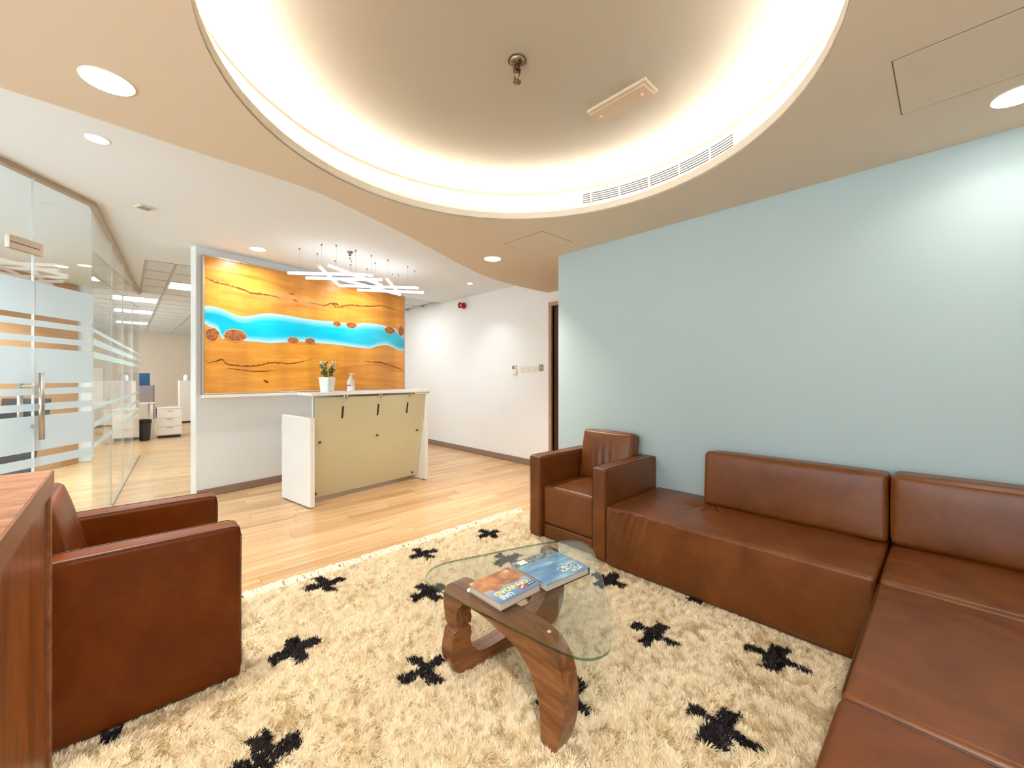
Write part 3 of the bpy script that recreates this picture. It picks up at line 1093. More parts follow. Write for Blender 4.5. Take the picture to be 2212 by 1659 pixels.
for k in range(26):
    a = rr.uniform(0, 6.28)
    l = rr.uniform(0.10, 0.19)
    tip = Vector((math.cos(a) * rr.uniform(0.03, 0.115), math.sin(a) * rr.uniform(0.03, 0.115), 0.115 + l))
    base = Vector((math.cos(a) * 0.02, math.sin(a) * 0.02, 0.125))
    md = (tip + base) / 2 + Vector((0, 0, 0.02))
    tube(stems, [base, md, tip], 0.0014, 4, cap=False)
    for q in range(5):
        f = rr.uniform(0.35, 1.0)
        p = base.lerp(tip, f)
        o = mobj('leaf', leaf_me, None, pot, p, (rr.uniform(-0.6, 0.6), rr.uniform(-0.9, 0.5), rr.uniform(0, 6.28)))
        o.scale = (rr.uniform(0.55, 1.05),) * 3
    for q in range(3):
        c = tip + Vector((rr.uniform(-0.018, 0.018), rr.uniform(-0.018, 0.018), rr.uniform(-0.012, 0.016)))
        bmesh.ops.create_icosphere(flowers, subdivisions=1, radius=rr.uniform(0.004, 0.007), matrix=Matrix.Translation(c))
obj('stems', stems, M['stem'], pot)
obj('flower_heads', flowers, M['flower'], pot, kind='stuff')

# pump bottle
bot = thing('pump_bottle', 'white hand sanitiser pump bottle on the reception counter', 'bottle', desk_pt(0.47, 0.09, 1.102), DROT - 0.9)
bm = bmesh.new()
lathe(bm, [(0, 0), (0.034, 0), (0.038, 0.004), (0.038, 0.095), (0.033, 0.118), (0.017, 0.136), (0.014, 0.140), (0.014, 0.146), (0, 0.146)], 24)
obj('bottle_body', bm, M['plastic'], bot, smooth=True)
bm = bmesh.new()
lathe(bm, [(0, 0.146), (0.013, 0.146), (0.013, 0.158), (0.005, 0.160), (0.005, 0.176), (0.011, 0.177), (0.011, 0.188), (0, 0.190)], 16)
tube(bm, [(0, 0, 0.182), (0.034, 0, 0.181), (0.039, 0, 0.174)], 0.0045, 8)
obj('pump_head', bm, M['plastic'], bot)
bm = bmesh.new()
lathe(bm, [(0.0384, 0.058), (0.0388, 0.058), (0.0388, 0.068), (0.0384, 0.068)], 8, (0, 0), R(-150), R(-70))
lb = obj('label_mark', bm, flat('violet_print', (86, 60, 130), 0.4), bot)

# ------------------------------------------------------------------ pendant of crossing light tubes
pend = thing('tube_chandelier', 'pendant of crossing glowing white tubes above the reception desk', 'pendant lamp', (-4.6, 1.95, Z_HI))
TUB = [((-4.728, 1.249), (-4.246, 1.876), 2.340), ((-4.79, 1.444), (-4.307, 2.079), 2.330), ((-4.267, 1.397), (-4.95, 1.834), 2.352), ((-4.216, 1.463), (-4.697, 2.262), 2.362),
       ((-4.687, 1.788), (-5.01, 2.666), 2.352), ((-4.97, 1.863), (-4.436, 2.614), 2.340), ((-5.012, 2.099), (-4.583, 2.774), 2.330), ((-4.309, 2.124), (-5.063, 2.701), 2.364)]
for (a, b, z) in TUB:
    p = Vector((a[0] + 4.6, a[1] - 1.95, z - Z_HI))
    q = Vector((b[0] + 4.6, b[1] - 1.95, z - Z_HI))
    bm = bmesh.new()
    tube(bm, [p, q], 0.0155, 12)
    tb = obj('light_tube', bm, M['tube'], pend)
    d = (q - p).normalized()
    for e, s in ((p, -1), (q, 1)):
        bm = bmesh.new()
        tube(bm, [e, e + d * s * 0.008], 0.0162, 12)
        obj('end_cap', bm, M['plastic'], tb)
    for f in (0.14, 0.86):
        w = p.lerp(q, f)
        bm = bmesh.new()
        tube(bm, [w + Vector((0, 0, 0.012)), Vector((w.x, w.y, -0.012))], 0.0011, 5)
        obj('wire', bm, M['steel'], tb)
        bm = bmesh.new()
        lathe(bm, [(0, -0.020), (0.004, -0.020), (0.009, -0.006), (0.009, 0.0), (0, 0.0)], 10, (w.x, w.y))
        obj('ceiling_anchor', bm, M['grey_plastic'], tb)


M['sprink'] = flat('dark_chrome', (132, 116, 100), 0.22, metal=1.0)


def sprinkler(x, y, z, label, s=1.0):
    t = thing('sprinkler_head', label, 'sprinkler', (x, y, z))
    bm = bmesh.new()
    lathe(bm, [(0, 0), (0.034 * s, 0), (0.036 * s, -0.004 * s), (0.026 * s, -0.012 * s), (0.020 * s, -0.022 * s), (0, -0.022 * s)], 24)
    obj('rosette', bm, M['sprink'], t, smooth=True)
    bm = bmesh.new()
    lathe(bm, [(0, -0.022 * s), (0.012 * s, -0.022 * s), (0.012 * s, -0.034 * s), (0.016 * s, -0.036 * s), (0.016 * s, -0.046 * s), (0.008 * s, -0.048 * s), (0, -0.048 * s)], 12)
    obj('nipple', bm, M['sprink'], t)
    bm = bmesh.new()
    for sg in (-1, 1):
        tube(bm, [(sg * 0.012 * s, 0, -0.044 * s), (sg * 0.014 * s, 0, -0.062 * s), (sg * 0.006 * s, 0, -0.082 * s)], 0.0028 * s, 6)
    obj('yoke_arms', bm, M['sprink'], t)
    bm = bmesh.new()
    lathe(bm, [(0, -0.080 * s), (0.015 * s, -0.084 * s), (0.016 * s, -0.087 * s), (0, -0.089 * s)], 16)
    obj('deflector', bm, M['sprink'], t)


sprinkler(-1.335, 1.29, Z_UP, 'chrome sprinkler head at the centre of the round ceiling recess', 1.15)
sprinkler(-4.418, 1.769, Z_HI, 'small sprinkler head among the wires of the tube pendant', 0.9)


# ------------------------------------------------------------------ downlights
def downlight(x, y, z, r, label, power, group=None, color=WARM, spread=105):
    t = thing('downlight', label, 'downlight', (x, y, z), 0, group)
    bm = bmesh.new()
    lathe(bm, [(r * 0.94, 0.0), (r * 0.94, -0.003), (r * 0.97, -0.004), (r, -0.002), (r, 0.0)], 40)
    obj('trim_ring', bm, M['plastic'], t, smooth=True)
    bm = bmesh.new()
    lathe(bm, [(0, -0.0035), (r * 0.94, -0.0035), (r * 0.94, 0.0), (0, 0.0)], 32)
    obj('lens', bm, M['lens'], t)
    if power > 0:
        ld = bpy.data.lights.new('downlight_lamp', 'AREA')
        ld.shape = 'DISK'
        ld.size = r * 1.7
        ld.energy = power
        ld.color = color
        ld.spread = R(spread)
        lo_ = bpy.data.objects.new('downlight_lamp', ld)
        lo_.location = (0, 0, -0.01)
        link(lo_, t)
    return t


downlight(-2.242, -0.046, Z_LO, 0.083, 'large round glowing downlight in the beige ceiling above the near armchair', P_DOWN * 0.6)
downlight(-3.035, 2.602, Z_LO, 0.083, 'round glowing downlight in the beige ceiling near the end of the blue wall', P_DOWN)
downlight(0.20, 2.655, Z_LO, 0.083, 'round glowing downlight beside the ceiling hatch over the corner sofa', P_DOWN * 0.12, spread=140)
downlight(0.35, -0.15, Z_LO, 0.083, 'unseen round downlight added to the beige ceiling behind the camera', P_DOWN * 1.7, spread=130)  # unseen lamp, added and kept strong to brighten the rug
downlight(-3.307, -0.111, Z_HI, 0.052, 'small downlight in the white ceiling near the glass wall', P_DOWN * 0.6, color=NEUT)
downlight(-4.988, 1.025, Z_HI, 0.075, 'round downlight in the white ceiling washing the timber artwork', P_DOWN * 0.6, color=NEUT, spread=150)
downlight(-5.25, 2.35, Z_HI, 0.060, 'downlight in the white ceiling above the far end of the artwork', P_DOWN * 0.5, color=NEUT, spread=150)
downlight(-4.717, 3.615, Z_HI, 0.040, 'tiny downlight in the white ceiling near the red alarm', P_DOWN * 0.2, color=NEUT)
downlight(-6.2, -0.75, Z_HI, 0.060, 'added cool downlight brightening the meeting room behind the glass', P_DOWN * 1.5, color=(0.78, 0.92, 1.0))  # added lamp, bluish to pass for daylight behind the glass
downlight(-7.4, -0.55, Z_HI, 0.060, 'farther added cool downlight brightening the meeting room behind the glass', P_DOWN * 1.5, color=(0.78, 0.92, 1.0))  # second added lamp, lifting the meeting room with cool light

# ------------------------------------------------------------------ ceiling fittings
em = thing('emergency_light', 'rectangular emergency light on the round ceiling recess', 'emergency light', (-1.158, 1.865, Z_UP), 0.0)
obj('housing', bx(-0.170, 0.170, -0.062, 0.062, -0.014, 0.0, 0.003, 2), M['cream_plastic'], em)
lensm = NT('smoked_diffuser')
_p = lensm.bsdf(lin(206, 184, 156), 0.25)
obj('diffuser', bx(-0.160, 0.160, -0.052, 0.052, -0.030, -0.0145, 0.007, 3), lensm.m, em)
for sx in (-0.12, 0.12):
    bm = bmesh.new()
    bmesh.ops.create_icosphere(bm, subdivisions=2, radius=0.012, matrix=Matrix.Translation((sx, 0, -0.027)))
    obj('lamp_bulb', bm, flat('pinkish_bulb', (232, 190, 168), 0.15), em, smooth=True)


def hatch(x0, x1, y0, y1, label):
    t = thing('ceiling_hatch', label, 'access hatch', ((x0 + x1) / 2, (y0 + y1) / 2, Z_LO))
    w, d = (x1 - x0) / 2, (y1 - y0) / 2
    obj('hatch_panel', bx(-w + 0.004, w - 0.004, -d + 0.004, d - 0.004, -0.0022, -0.0002, 0.0005, 1), M['ceil_lo'], t)
    g = M['gap']
    for (a, b, c, e) in ((-w, -w + 0.003, -d, d), (w - 0.003, w, -d, d), (-w, w, -d, -d + 0.003), (-w, w, d - 0.003, d)):
        obj('shadow_gap', bx(a, b, c, e, -0.0012, -0.0002), g, t)


hatch(-0.143, 0.50, 2.032, 2.478, 'large flush hatch outlined in the beige ceiling over the corner sofa')
hatch(-2.636, -2.19, 2.39, 2.78, 'faint flush hatch in the beige ceiling beside the blue wall corner')
sp = thing('ceiling_detector', 'small square grey detector in the white ceiling near the glass corner', 'detector', (-4.369, 0.12, Z_HI), 0.4)
obj('body', bx(-0.05, 0.05, -0.05, 0.05, -0.012, 0, 0.004, 2), M['cream_plastic'], sp)
obj('grille', bx(-0.036, 0.036, -0.036, 0.036, -0.0135, -0.011, 0.001, 1), M['grey_plastic'], sp)

# ------------------------------------------------------------------ fittings on the white back wall
al = thing('fire_alarm', 'red round fire alarm sounder on the white back wall', 'alarm', (-5.63, Y_WHITE, 2.46), 0)
bm = bmesh.new()
lathe(bm, [(0, 0), (0.052, 0), (0.052, 0.03), (0.046, 0.036), (0, 0.036)], 28)
obj('base', bm, M['red'], al, (0, 0, 0), (R(90), 0, 0))
bm = bmesh.new()
lathe(bm, [(0, 0.036), (0.034, 0.036), (0.036, 0.06), (0.052, 0.085), (0.052, 0.10), (0.044, 0.10), (0.030, 0.075), (0, 0.075)], 28)
obj('sounder_horn', bm, M['red'], al, (0, 0, 0), (R(90), 0, 0))
bm = bmesh.new()
lathe(bm, [(0, 0.075), (0.012, 0.075), (0.012, 0.088), (0, 0.09)], 16)
obj('strobe', bm, M['plastic'], al, (0, 0, 0), (R(90), 0, 0))

th_ = thing('thermostat', 'white thermostat with small grey screen on the back wall', 'thermostat', (-4.392, Y_WHITE, 1.36))
obj('case', bx(-0.045, 0.045, -0.022, 0, -0.07, 0.07, 0.006, 2), M['plastic'], th_)
obj('display', bx(-0.038, 0.020, -0.0235, -0.0215, 0.010, 0.060, 0.001, 1), M['grey_plastic'], th_)
for k, lb in enumerate(('white light switch beside the thermostat', 'second white light switch from the thermostat', 'third white light switch from the thermostat', 'white light switch next to the grey reader plate')):
    s = thing('light_switch', lb, 'switch', (-4.235 + 0.094 * k, Y_WHITE, 1.372), 0, 'row of light switches')
    obj('plate', bx(-0.042, 0.042, -0.009, 0, -0.042, 0.042, 0.004, 2), M['plastic'], s)
    for xx in (-0.017, 0.017):
        obj('rocker', bx(xx - 0.012, xx + 0.012, -0.0125, -0.0085, -0.022, 0.022, 0.002, 1), M['cream_plastic'], s)
s = thing('card_reader', 'grey square reader plate with pale button beside the door', 'reader', (-3.862, Y_WHITE, 1.382))
obj('plate', bx(-0.034, 0.034, -0.010, 0, -0.046, 0.046, 0.003, 2), M['grey_plastic'], s)
bm = bmesh.new()
lathe(bm, [(0, 0.010), (0.012, 0.010), (0.012, 0.014), (0, 0.015)], 16)
obj('button', bm, M['plastic'], s, (0, 0, 0), (R(90), 0, 0))


# ------------------------------------------------------------------ leather seating
def noise1(x, seed, f):
    r = np.random.default_rng(seed)
    g = r.uniform(-1, 1, 512)
    t = x * f + 200
    i = np.floor(t).astype(int)
    u = t - i
    u = u * u * (3 - 2 * u)
    return g[i % 512] * (1 - u) + g[(i + 1) % 512] * u


def bench_fn(p, n):
    """gathered folds along the front edge and a few pulls on the seat"""
    d = np.zeros(len(p))
    x, y, z = p[:, 0], p[:, 1], p[:, 2]
    front = np.clip(-n[:, 1], 0, 1) ** 8
    zt = 0.38
    amt = np.clip((0.30 - x) / 0.75, 0, 1)
    ln = 0.06 + 0.07 * (noise1(x, 5, 9.0) + 1)
    f = -np.abs(noise1(x + (zt - z) * 0.30, 3, 36.0)) * 0.9 + noise1(x + (zt - z) * 0.2, 4, 18.0) * 0.35 + 0.2
    d += front * amt * 0.013 * f * np.exp(-np.clip(zt - 0.02 - z, 0, 1) / ln)
    d += front * 0.0025 * noise1(x + z * 0.5, 8, 8.0) * np.clip(1 - z / 0.2, 0, 1)
    top = np.clip(n[:, 2], 0, 1) ** 2
    # radiating creases by the free end of the backrest
    cx, cy = -0.20, 0.19
    rr = np.hypot(x - cx, (y - cy))
    an = np.arctan2(y - cy, x - cx)
    cre = np.exp(-((rr - 0.10) / 0.09) ** 2) * np.clip(-(y - cy) * 8 + 0.3, 0, 1)
    d += top * cre * 0.009 * np.sin(an * 15.0)
    d += top * 0.003 * noise1(x + y * 0.3, 12, 14.0) * np.clip((x + 0.1) / 0.3, 0, 1) * np.clip((y + 0.30) / 0.2, 0, 1)
    return d


def seat_fn(seed, amp=0.003, ang=0.35, lo=0.0):
    def fn(p, n):
        top = np.clip(n[:, 2], 0, 1) ** 2
        u = p[:, 1] * math.cos(ang) + p[:, 0] * math.sin(ang)
        w = p[:, 0] * math.cos(ang) - p[:, 1] * math.sin(ang)
        m = np.clip(noise1(w, seed + 3, 3.0) + noise1(u, seed + 4, 4.0) + lo, 0, 1)
        return top * amp * noise1(u + 0.04 * noise1(w, seed + 1, 5.0), seed, 26.0) * m
    return fn


def pillow_fn(p, n):
    fr = np.clip(-n[:, 1], 0, 1) ** 2
    x, z = p[:, 0], p[:, 2]
    m = np.exp(-((x - 0.02) / 0.10) ** 2) * np.clip(1.2 - np.abs(z - 0.18) / 0.13, 0, 1)
    return fr * m * 0.0055 * np.sin((x + 0.02 * noise1(z, 2, 8.0)) * 95.0)


def edge_piping(parent, pts, r=0.0022):
    bm = bmesh.new()
    tube(bm, pts, r, 5)
    return obj('seam_piping', bm, M['piping'], parent)


def armchair(label, loc, rz, mat):
    t = thing('leather_armchair', label, 'armchair', loc, rz, 'box-shaped brown leather armchairs')
    W, D, H_, A = 0.70, 0.69, 0.615, 0.112
    for s in (-1, 1):
        a = mobj('armrest', soft_box(A, D, H_, 0.016, (6, 20, 18), (0.003, 0.002, 0.004)), mat, t, (s * (W / 2 - A / 2), 0, 0.0), smooth=True)
        for xo in (-1, 1):
            e = A / 2 - 0.004
            pts = [(xo * e, -D / 2 + 0.010, 0.02), (xo * e, -D / 2 - 0.0005, 0.05), (xo * e, -D / 2 - 0.001, H_ - 0.04), (xo * e, -D / 2 + 0.006, H_ - 0.008), (xo * e, -D / 2 + 0.03, H_ + 0.001), (xo * e, D / 2 - 0.03, H_ + 0.001)]
            edge_piping(a, pts, 0.0020)
    iw = W - 2 * A - 0.004
    mobj('base_rail', soft_box(iw, D - 0.06, 0.105, 0.012, (18, 8, 4)), mat, t, (0, 0.008, 0.0), smooth=True)
    mobj('seat', soft_box(iw, D - 0.12, 0.29, 0.022, (26, 26, 10), (0.0, 0.005, 0.010), seat_fn(21, 0.0025)), mat, t, (0, -0.028, 0.108), smooth=True)
    mobj('back_frame', soft_box(iw, 0.10, H_, 0.016, (18, 4, 14)), mat, t, (0, D / 2 - 0.051, 0.0), smooth=True)
    mobj('back_cushion', soft_box(iw - 0.006, 0.125, 0.40, 0.026, (56, 6, 26), (0.006, 0.020, 0.008), pillow_fn), mat, t, (0, 0.172, 0.385), (R(-12), 0, 0), smooth=True)
    for sx in (-1, 1):
        for sy in (-1, 1):
            obj('foot', bx(sx * 0.29 - 0.02, sx * 0.29 + 0.02, sy * 0.29 - 0.02, sy * 0.29 + 0.02, -0.022, 0.001), M['dark_plastic'], t)
    return t


Z_F = 0.026   # seats stand on the rug
armchair('brown leather armchair in the corner by the blue wall, beside the sofa bench', (-1.90, 2.655, Z_F), 0.0, M['leather'])
armchair('brown leather armchair seen from its side, half hidden by the wooden console', (-2.345, 0.005, Z_F), math.pi, M['leather2'])

# bench module with a short backrest
def feet(t, w, d):
    for sx in (-1, 1):
        for sy in (-1, 1):
            obj('foot', bx(sx * (w / 2 - 0.07) - 0.02, sx * (w / 2 - 0.07) + 0.02, sy * (d / 2 - 0.07) - 0.02, sy * (d / 2 - 0.07) + 0.02, -0.022, 0.001), M['dark_plastic'], t)


sofa = thing('sofa_module', 'long brown leather bench sofa with a backrest on part of its length', 'sofa', (-0.8725, 2.638, Z_F), 0, 'brown leather sectional sofa modules')
mobj('seat_block', soft_box(1.325, 0.705, 0.384, 0.018, (150, 44, 30), (0.003, 0.004, 0.007), bench_fn), M['leather'], sofa, smooth=True)
mobj('backrest', soft_box(0.90, 0.185, 0.345, 0.024, (50, 8, 22), (0.004, 0.012, 0.004), None), M['leather'], sofa, (0.212, 0.232, 0.384), (R(-4), 0, 0), smooth=True)
edge_piping(sofa, [(-0.66, -0.349, 0.02), (-0.3, -0.3525, 0.021), (0.3, -0.3525, 0.021), (0.66, -0.349, 0.02)], 0.003)
feet(sofa, 1.325, 0.705)
sofa = thing('sofa_module', 'brown leather corner sofa module with full-width backrest', 'sofa', (0.255, 2.638, Z_F), 0, 'brown leather sectional sofa modules')
mobj('seat_block', soft_box(0.91, 0.705, 0.384, 0.022, (70, 50, 12), (0.003, 0.004, 0.012), seat_fn(31, 0.0040, 0.1, 0.2)), M['leather'], sofa, smooth=True)
mobj('backrest', soft_box(0.905, 0.20, 0.352, 0.030, (50, 8, 22), (0.006, 0.016, 0.004), None), M['leather'], sofa, (0, 0.230, 0.386), (R(-3), 0, 0), smooth=True)
feet(sofa, 0.91, 0.705)
sofa = thing('sofa_module', 'brown leather ottoman adjoining the corner sofa module', 'ottoman', (0.255, 1.838, Z_F), 0, 'brown leather sectional sofa modules')
mobj('seat_block', soft_box(0.91, 0.872, 0.378, 0.020, (70, 80, 12), (0.010, 0.004, 0.008), seat_fn(41, 0.0065, 0.22, 0.0)), M['leather'], sofa, smooth=True)
edge_piping(sofa, [(-0.452, -0.42, 0.372), (-0.4535, 0.0, 0.376), (-0.452, 0.42, 0.372)], 0.0022)
feet(sofa, 0.91, 0.872)
sofa = thing('sofa_module', 'brown leather ottoman at the bottom of the frame, nearest the camera', 'ottoman', (0.255, 0.955, Z_F), 0, 'brown leather sectional sofa modules')
mobj('seat_block', soft_box(0.91, 0.872, 0.378, 0.020, (60, 60, 12), (0.010, 0.004, 0.008), seat_fn(51, 0.0018, 0.5)), M['leather'], sofa, smooth=True)
edge_piping(sofa, [(-0.43, 0.4325, 0.372), (0.0, 0.4335, 0.3755), (0.43, 0.4325, 0.372)], 0.0026)
feet(sofa, 0.91, 0.872)

# ------------------------------------------------------------------ wooden console at the left edge
con = thing('wooden_console', 'tall reddish wooden console with thick top, cut by the picture edge', 'console', (-1.662, -0.141, 0))
obj('top', bx(0.0, 1.10, -0.52, 0.0, 0.946, 1.0, 0.0015, 1), M['console_top'], con)
obj('top_edging', bx(0.0, 1.10, 0.0, 0.0035, 0.946, 1.0, 0.001, 1), M['console_edge'], con)
obj('end_panel', bx(0.0, 0.038, -0.50, 0.0, 0.0, 0.946, 0.002, 1), M['console_edge'], con)
obj('end_panel', bx(1.062, 1.10, -0.50, 0.0, 0.0, 0.946, 0.002, 1), M['console_edge'], con)
obj('front_panel', bx(0.038, 1.062, -0.028, -0.008, 0.0, 0.946, 0.001, 1), M['console_side'], con)
obj('back_panel', bx(0.038, 1.062, -0.50, -0.482, 0.0, 0.946, 0.001, 1), M['console_side'], con)

# ------------------------------------------------------------------ coffee table
tab = thing('coffee_table', 'low sculptural coffee table with rounded triangular glass on walnut legs', 'coffee table', (-1.20, 1.2, 0.0))
prof = [(0.100, 0.182), (0.098, 0.215), (0.104, 0.255), (0.125, 0.292), (0.17, 0.310), (0.26, 0.307), (0.36, 0.294), (0.45, 0.270), (0.515, 0.228), (0.550, 0.165), (0.566, 0.09), (0.575, 0.0),
        (0.622, 0.0), (0.652, 0.07), (0.668, 0.15), (0.666, 0.23), (0.647, 0.298), (0.605, 0.345), (0.54, 0.366), (0.45, 0.370), (0.30, 0.370), (0.16, 0.370), (0.085, 0.368), (0.040, 0.350), (0.012, 0.312), (0.006, 0.265), (0.016, 0.215), (0.028, 0.182)]


def leg_piece(name, flip, mat, loc, rz):
    pts = []
    sp_ = spline(prof, 4)
    for s, z in sp_:
        z = max(0.0, min(0.370, z))
        pts.append((s, 0.370 - z if flip else z))
    bm = bmesh.new()
    prism(bm, pts, -0.038, 0.038, 0.006, 2)
    bmesh.ops.transform(bm, matrix=Matrix.Rotation(R(90), 4, 'X'), verts=bm.verts[:])
    return obj(name, bm, mat, tab, loc, (0, 0, rz))


TZ = 0.016
leg_piece('wooden_leg', False, M['walnut'], (-1.508 + 1.20, 1.045 - 1.2, TZ), R(1))
leg_piece('wooden_leg', True, M['walnut'], (-1.425 + 1.20, 0.965 - 1.2, TZ), R(86))
gout = [(-1.497, 0.915), (-1.555, 1.023), (-1.502, 1.222), (-1.436, 1.432), (-1.371, 1.593), (-1.306, 1.679), (-1.213, 1.669), (-1.099, 1.568), (-0.903, 1.351), (-0.777, 1.192), (-0.72, 1.102),
        (-0.71, 1.049), (-0.735, 0.996), (-0.792, 0.969), (-0.905, 0.95), (-1.036, 0.934), (-1.186, 0.915), (-1.309, 0.905), (-1.417, 0.895)]
gs = [(1.024 * p[0] + 1.20, 1.024 * p[1] - 1.2) for p in spline(gout, 5)][::-1]
GZ0, GZ1 = 0.389, 0.398
bm = bmesh.new()
gl = [bm.verts.new((p[0], p[1], GZ0)) for p in gs]
gh = [bm.verts.new((p[0], p[1], GZ1)) for p in gs]
bm.faces.new(gl[::-1])
bm.faces.new(gh)
gt = obj('glass_top', bm, M['table_glass'], tab)
bm = bmesh.new()
gl = [bm.verts.new((p[0], p[1], GZ0)) for p in gs]
gh = [bm.verts.new((p[0], p[1], GZ1)) for p in gs]
for i in range(len(gs)):
    bm.faces.new((gl[i], gl[(i + 1) % len(gs)], gh[(i + 1) % len(gs)], gh[i]))
obj('glass_edge', bm, M['glass_edge'], gt)
for (x, y) in ((-1.44, 1.035), (-0.93, 1.05), (-1.40, 1.50)):
    bm = bmesh.new()
    lathe(bm, [(0, 0.386), (0.007, 0.386), (0.007, 0.3879), (0, 0.3879)], 14, (x + 1.20, y - 1.2))
    obj('glass_pad', bm, M['plastic'], tab)


# ------------------------------------------------------------------ books
def cover_road():
    t = NT('canyon_cover_print')
    tc = t.n('ShaderNodeTexCoord')
    sx = t.n('ShaderNodeSeparateXYZ')
    t.l(tc.outputs['Object'], sx.inputs[0])
    nz = t.n('ShaderNodeTexNoise')
    nz.inputs['Scale'].default_value = 22.0
    nz.inputs['Detail'].default_value = 5.0
    t.l(tc.outputs['Object'], nz.inputs['Vector'])
    rock = t.ramp(nz.outputs[0], [(0.3, lin(120, 92, 76)), (0.5, lin(190, 128, 86)), (0.7, lin(226, 164, 112))])
    sky = t.ramp(sx.outputs[1], [(0.0, lin(176, 192, 206)), (0.09, lin(92, 146, 196))])
    ad = t.n('ShaderNodeMath', operation='MULTIPLY_ADD')
    t.l(nz.outputs[0], ad.inputs[0])
    ad.inputs[1].default_value = 0.09
    t.l(sx.outputs[1], ad.inputs[2])
    st = t.n('ShaderNodeMath', operation='GREATER_THAN')
    t.l(ad.outputs[0], st.inputs[0])
    st.inputs[1].default_value = 0.055
    t.bsdf(t.mix(rock, sky, st.outputs[0]), 0.12, coat=0.4)
    return t.m


def cover_sea():
    t = NT('seascape_cover_print')
    v = t.coords((6.0, 26.0, 1.0), rot=(0, 0, 0.5))
    nz = t.n('ShaderNodeTexNoise')
    nz.inputs['Scale'].default_value = 1.0
    nz.inputs['Detail'].default_value = 3.5
    t.l(v, nz.inputs['Vector'])
    c = t.ramp(nz.outputs[0], [(0.32, lin(70, 128, 176)), (0.52, lin(104, 156, 198)), (0.64, lin(150, 190, 214)), (0.74, lin(226, 234, 238))])
    tc = t.n('ShaderNodeTexCoord')
    sx = t.n('ShaderNodeSeparateXYZ')
    t.l(tc.outputs['Object'], sx.inputs[0])
    n2 = t.n('ShaderNodeTexNoise')
    n2.inputs['Scale'].default_value = 45.0
    n2.inputs['Detail'].default_value = 5.0
    t.l(tc.outputs['Object'], n2.inputs['Vector'])
    hill = t.ramp(n2.outputs[0], [(0.35, lin(62, 84, 92)), (0.65, lin(146, 164, 166))])
    st = t.n('ShaderNodeMath', operation='LESS_THAN')
    t.l(sx.outputs[1], st.inputs[0])
    st.inputs[1].default_value = -0.065
    t.bsdf(t.mix(c, hill, st.outputs[0]), 0.1, coat=0.5)
    return t.m


def book(label, loc, rz, w, h, th, cov, edge):
    """local x = reading direction, y = up the cover"""
    t = thing('book', label, 'book', loc, rz, 'books on the coffee table')
    obj('page_block', bx(-w / 2 + 0.004, w / 2 - 0.004, -h / 2 + 0.004, h / 2 - 0.004, 0.0028, th - 0.0028), M['paper'], t)
    obj('back_cover', bx(-w / 2, w / 2, -h / 2, h / 2, 0.0, 0.0028, 0.0008, 1), edge, t)
    obj('front_cover', bx(-w / 2, w / 2, -h / 2, h / 2, th - 0.0028, th, 0.0006, 1), cov, t)
    obj('spine', bx(-w / 2 - 0.002, -w / 2 + 0.002, -h / 2, h / 2, 0.0, th, 0.001, 1), edge, t)
    return t


M['yellow_ink'] = flat('yellow_print', (240, 236, 150), 0.3, noise=0.0)
M['white_ink'] = flat('white_print', (246, 246, 242), 0.3, noise=0.0)
M['pink_ink'] = flat('magenta_print', (200, 74, 110), 0.3, noise=0.0)
M['cover1'] = cover_road()
M['cover2'] = cover_sea()
M['edge1'] = flat('grey_board', (150, 130, 126), 0.5)
M['edge2'] = flat('dark_board', (40, 44, 50), 0.45)
s_ = 1.0
b1 = book('smaller book with orange canyon cover and yellow lettering on the glass table', (-1.212, 1.101, GZ1), R(-90), 0.212, 0.192, 0.031, M['cover1'], M['edge1'])
T1 = 0.0312
def letter(parent, s, size, x, y, z, mat, bold=0.0, rz=0.0):
    o = mobj('title_lettering', text_mesh(s, size, 0.0002, 'LEFT', bold), mat, parent, (x, y, z), (0, 0, rz))
    return o
letter(b1, 'UAE', 0.033, 0.022, 0.062, T1, M['white_ink'], 0.0012)
letter(b1, 'OFF-ROAD', 0.0345, -0.085, 0.030, T1, M['yellow_ink'], 0.0014)
bm = bmesh.new()
lathe(bm, [(0, 0.0), (0.017, 0.0), (0.017, 0.0004), (0, 0.0004)], 24)
bd = obj('round_badge', bm, M['pink_ink'], b1, (-0.034, 0.066, T1))
obj('badge_bar', bx(-0.010, 0.010, -0.004, 0.004, 0.0004, 0.0008), M['white_ink'], bd, rot=(0, 0, 0.6))
lg = obj('cover_logo', bx(-0.022, 0.022, -0.008, 0.008, 0.0, 0.0004), M['black_print'], b1, (-0.078, 0.068, T1))
obj('logo_bar', bx(-0.017, 0.017, -0.002, 0.002, 0.0004, 0.0008), M['white_ink'], lg)
bm = bmesh.new()
lathe(bm, [(0, 0.0), (0.011, 0.0), (0.011, 0.0004), (0, 0.0004)], 20)
obj('pale_seal', bm, M['paper'], b1, (-0.075, -0.072, T1))
b2 = book('larger glossy book with blue seascape cover on the glass table', (-1.196, 1.352, GZ1), R(-90 - 5.5), 0.250, 0.238, 0.031, M['cover2'], M['edge2'])
T2 = 0.0312
obj('white_sticker', bx(-0.021, 0.021, -0.017, 0.017, 0.0, 0.0004), M['white_ink'], b2, (0.078, -0.092, T2))
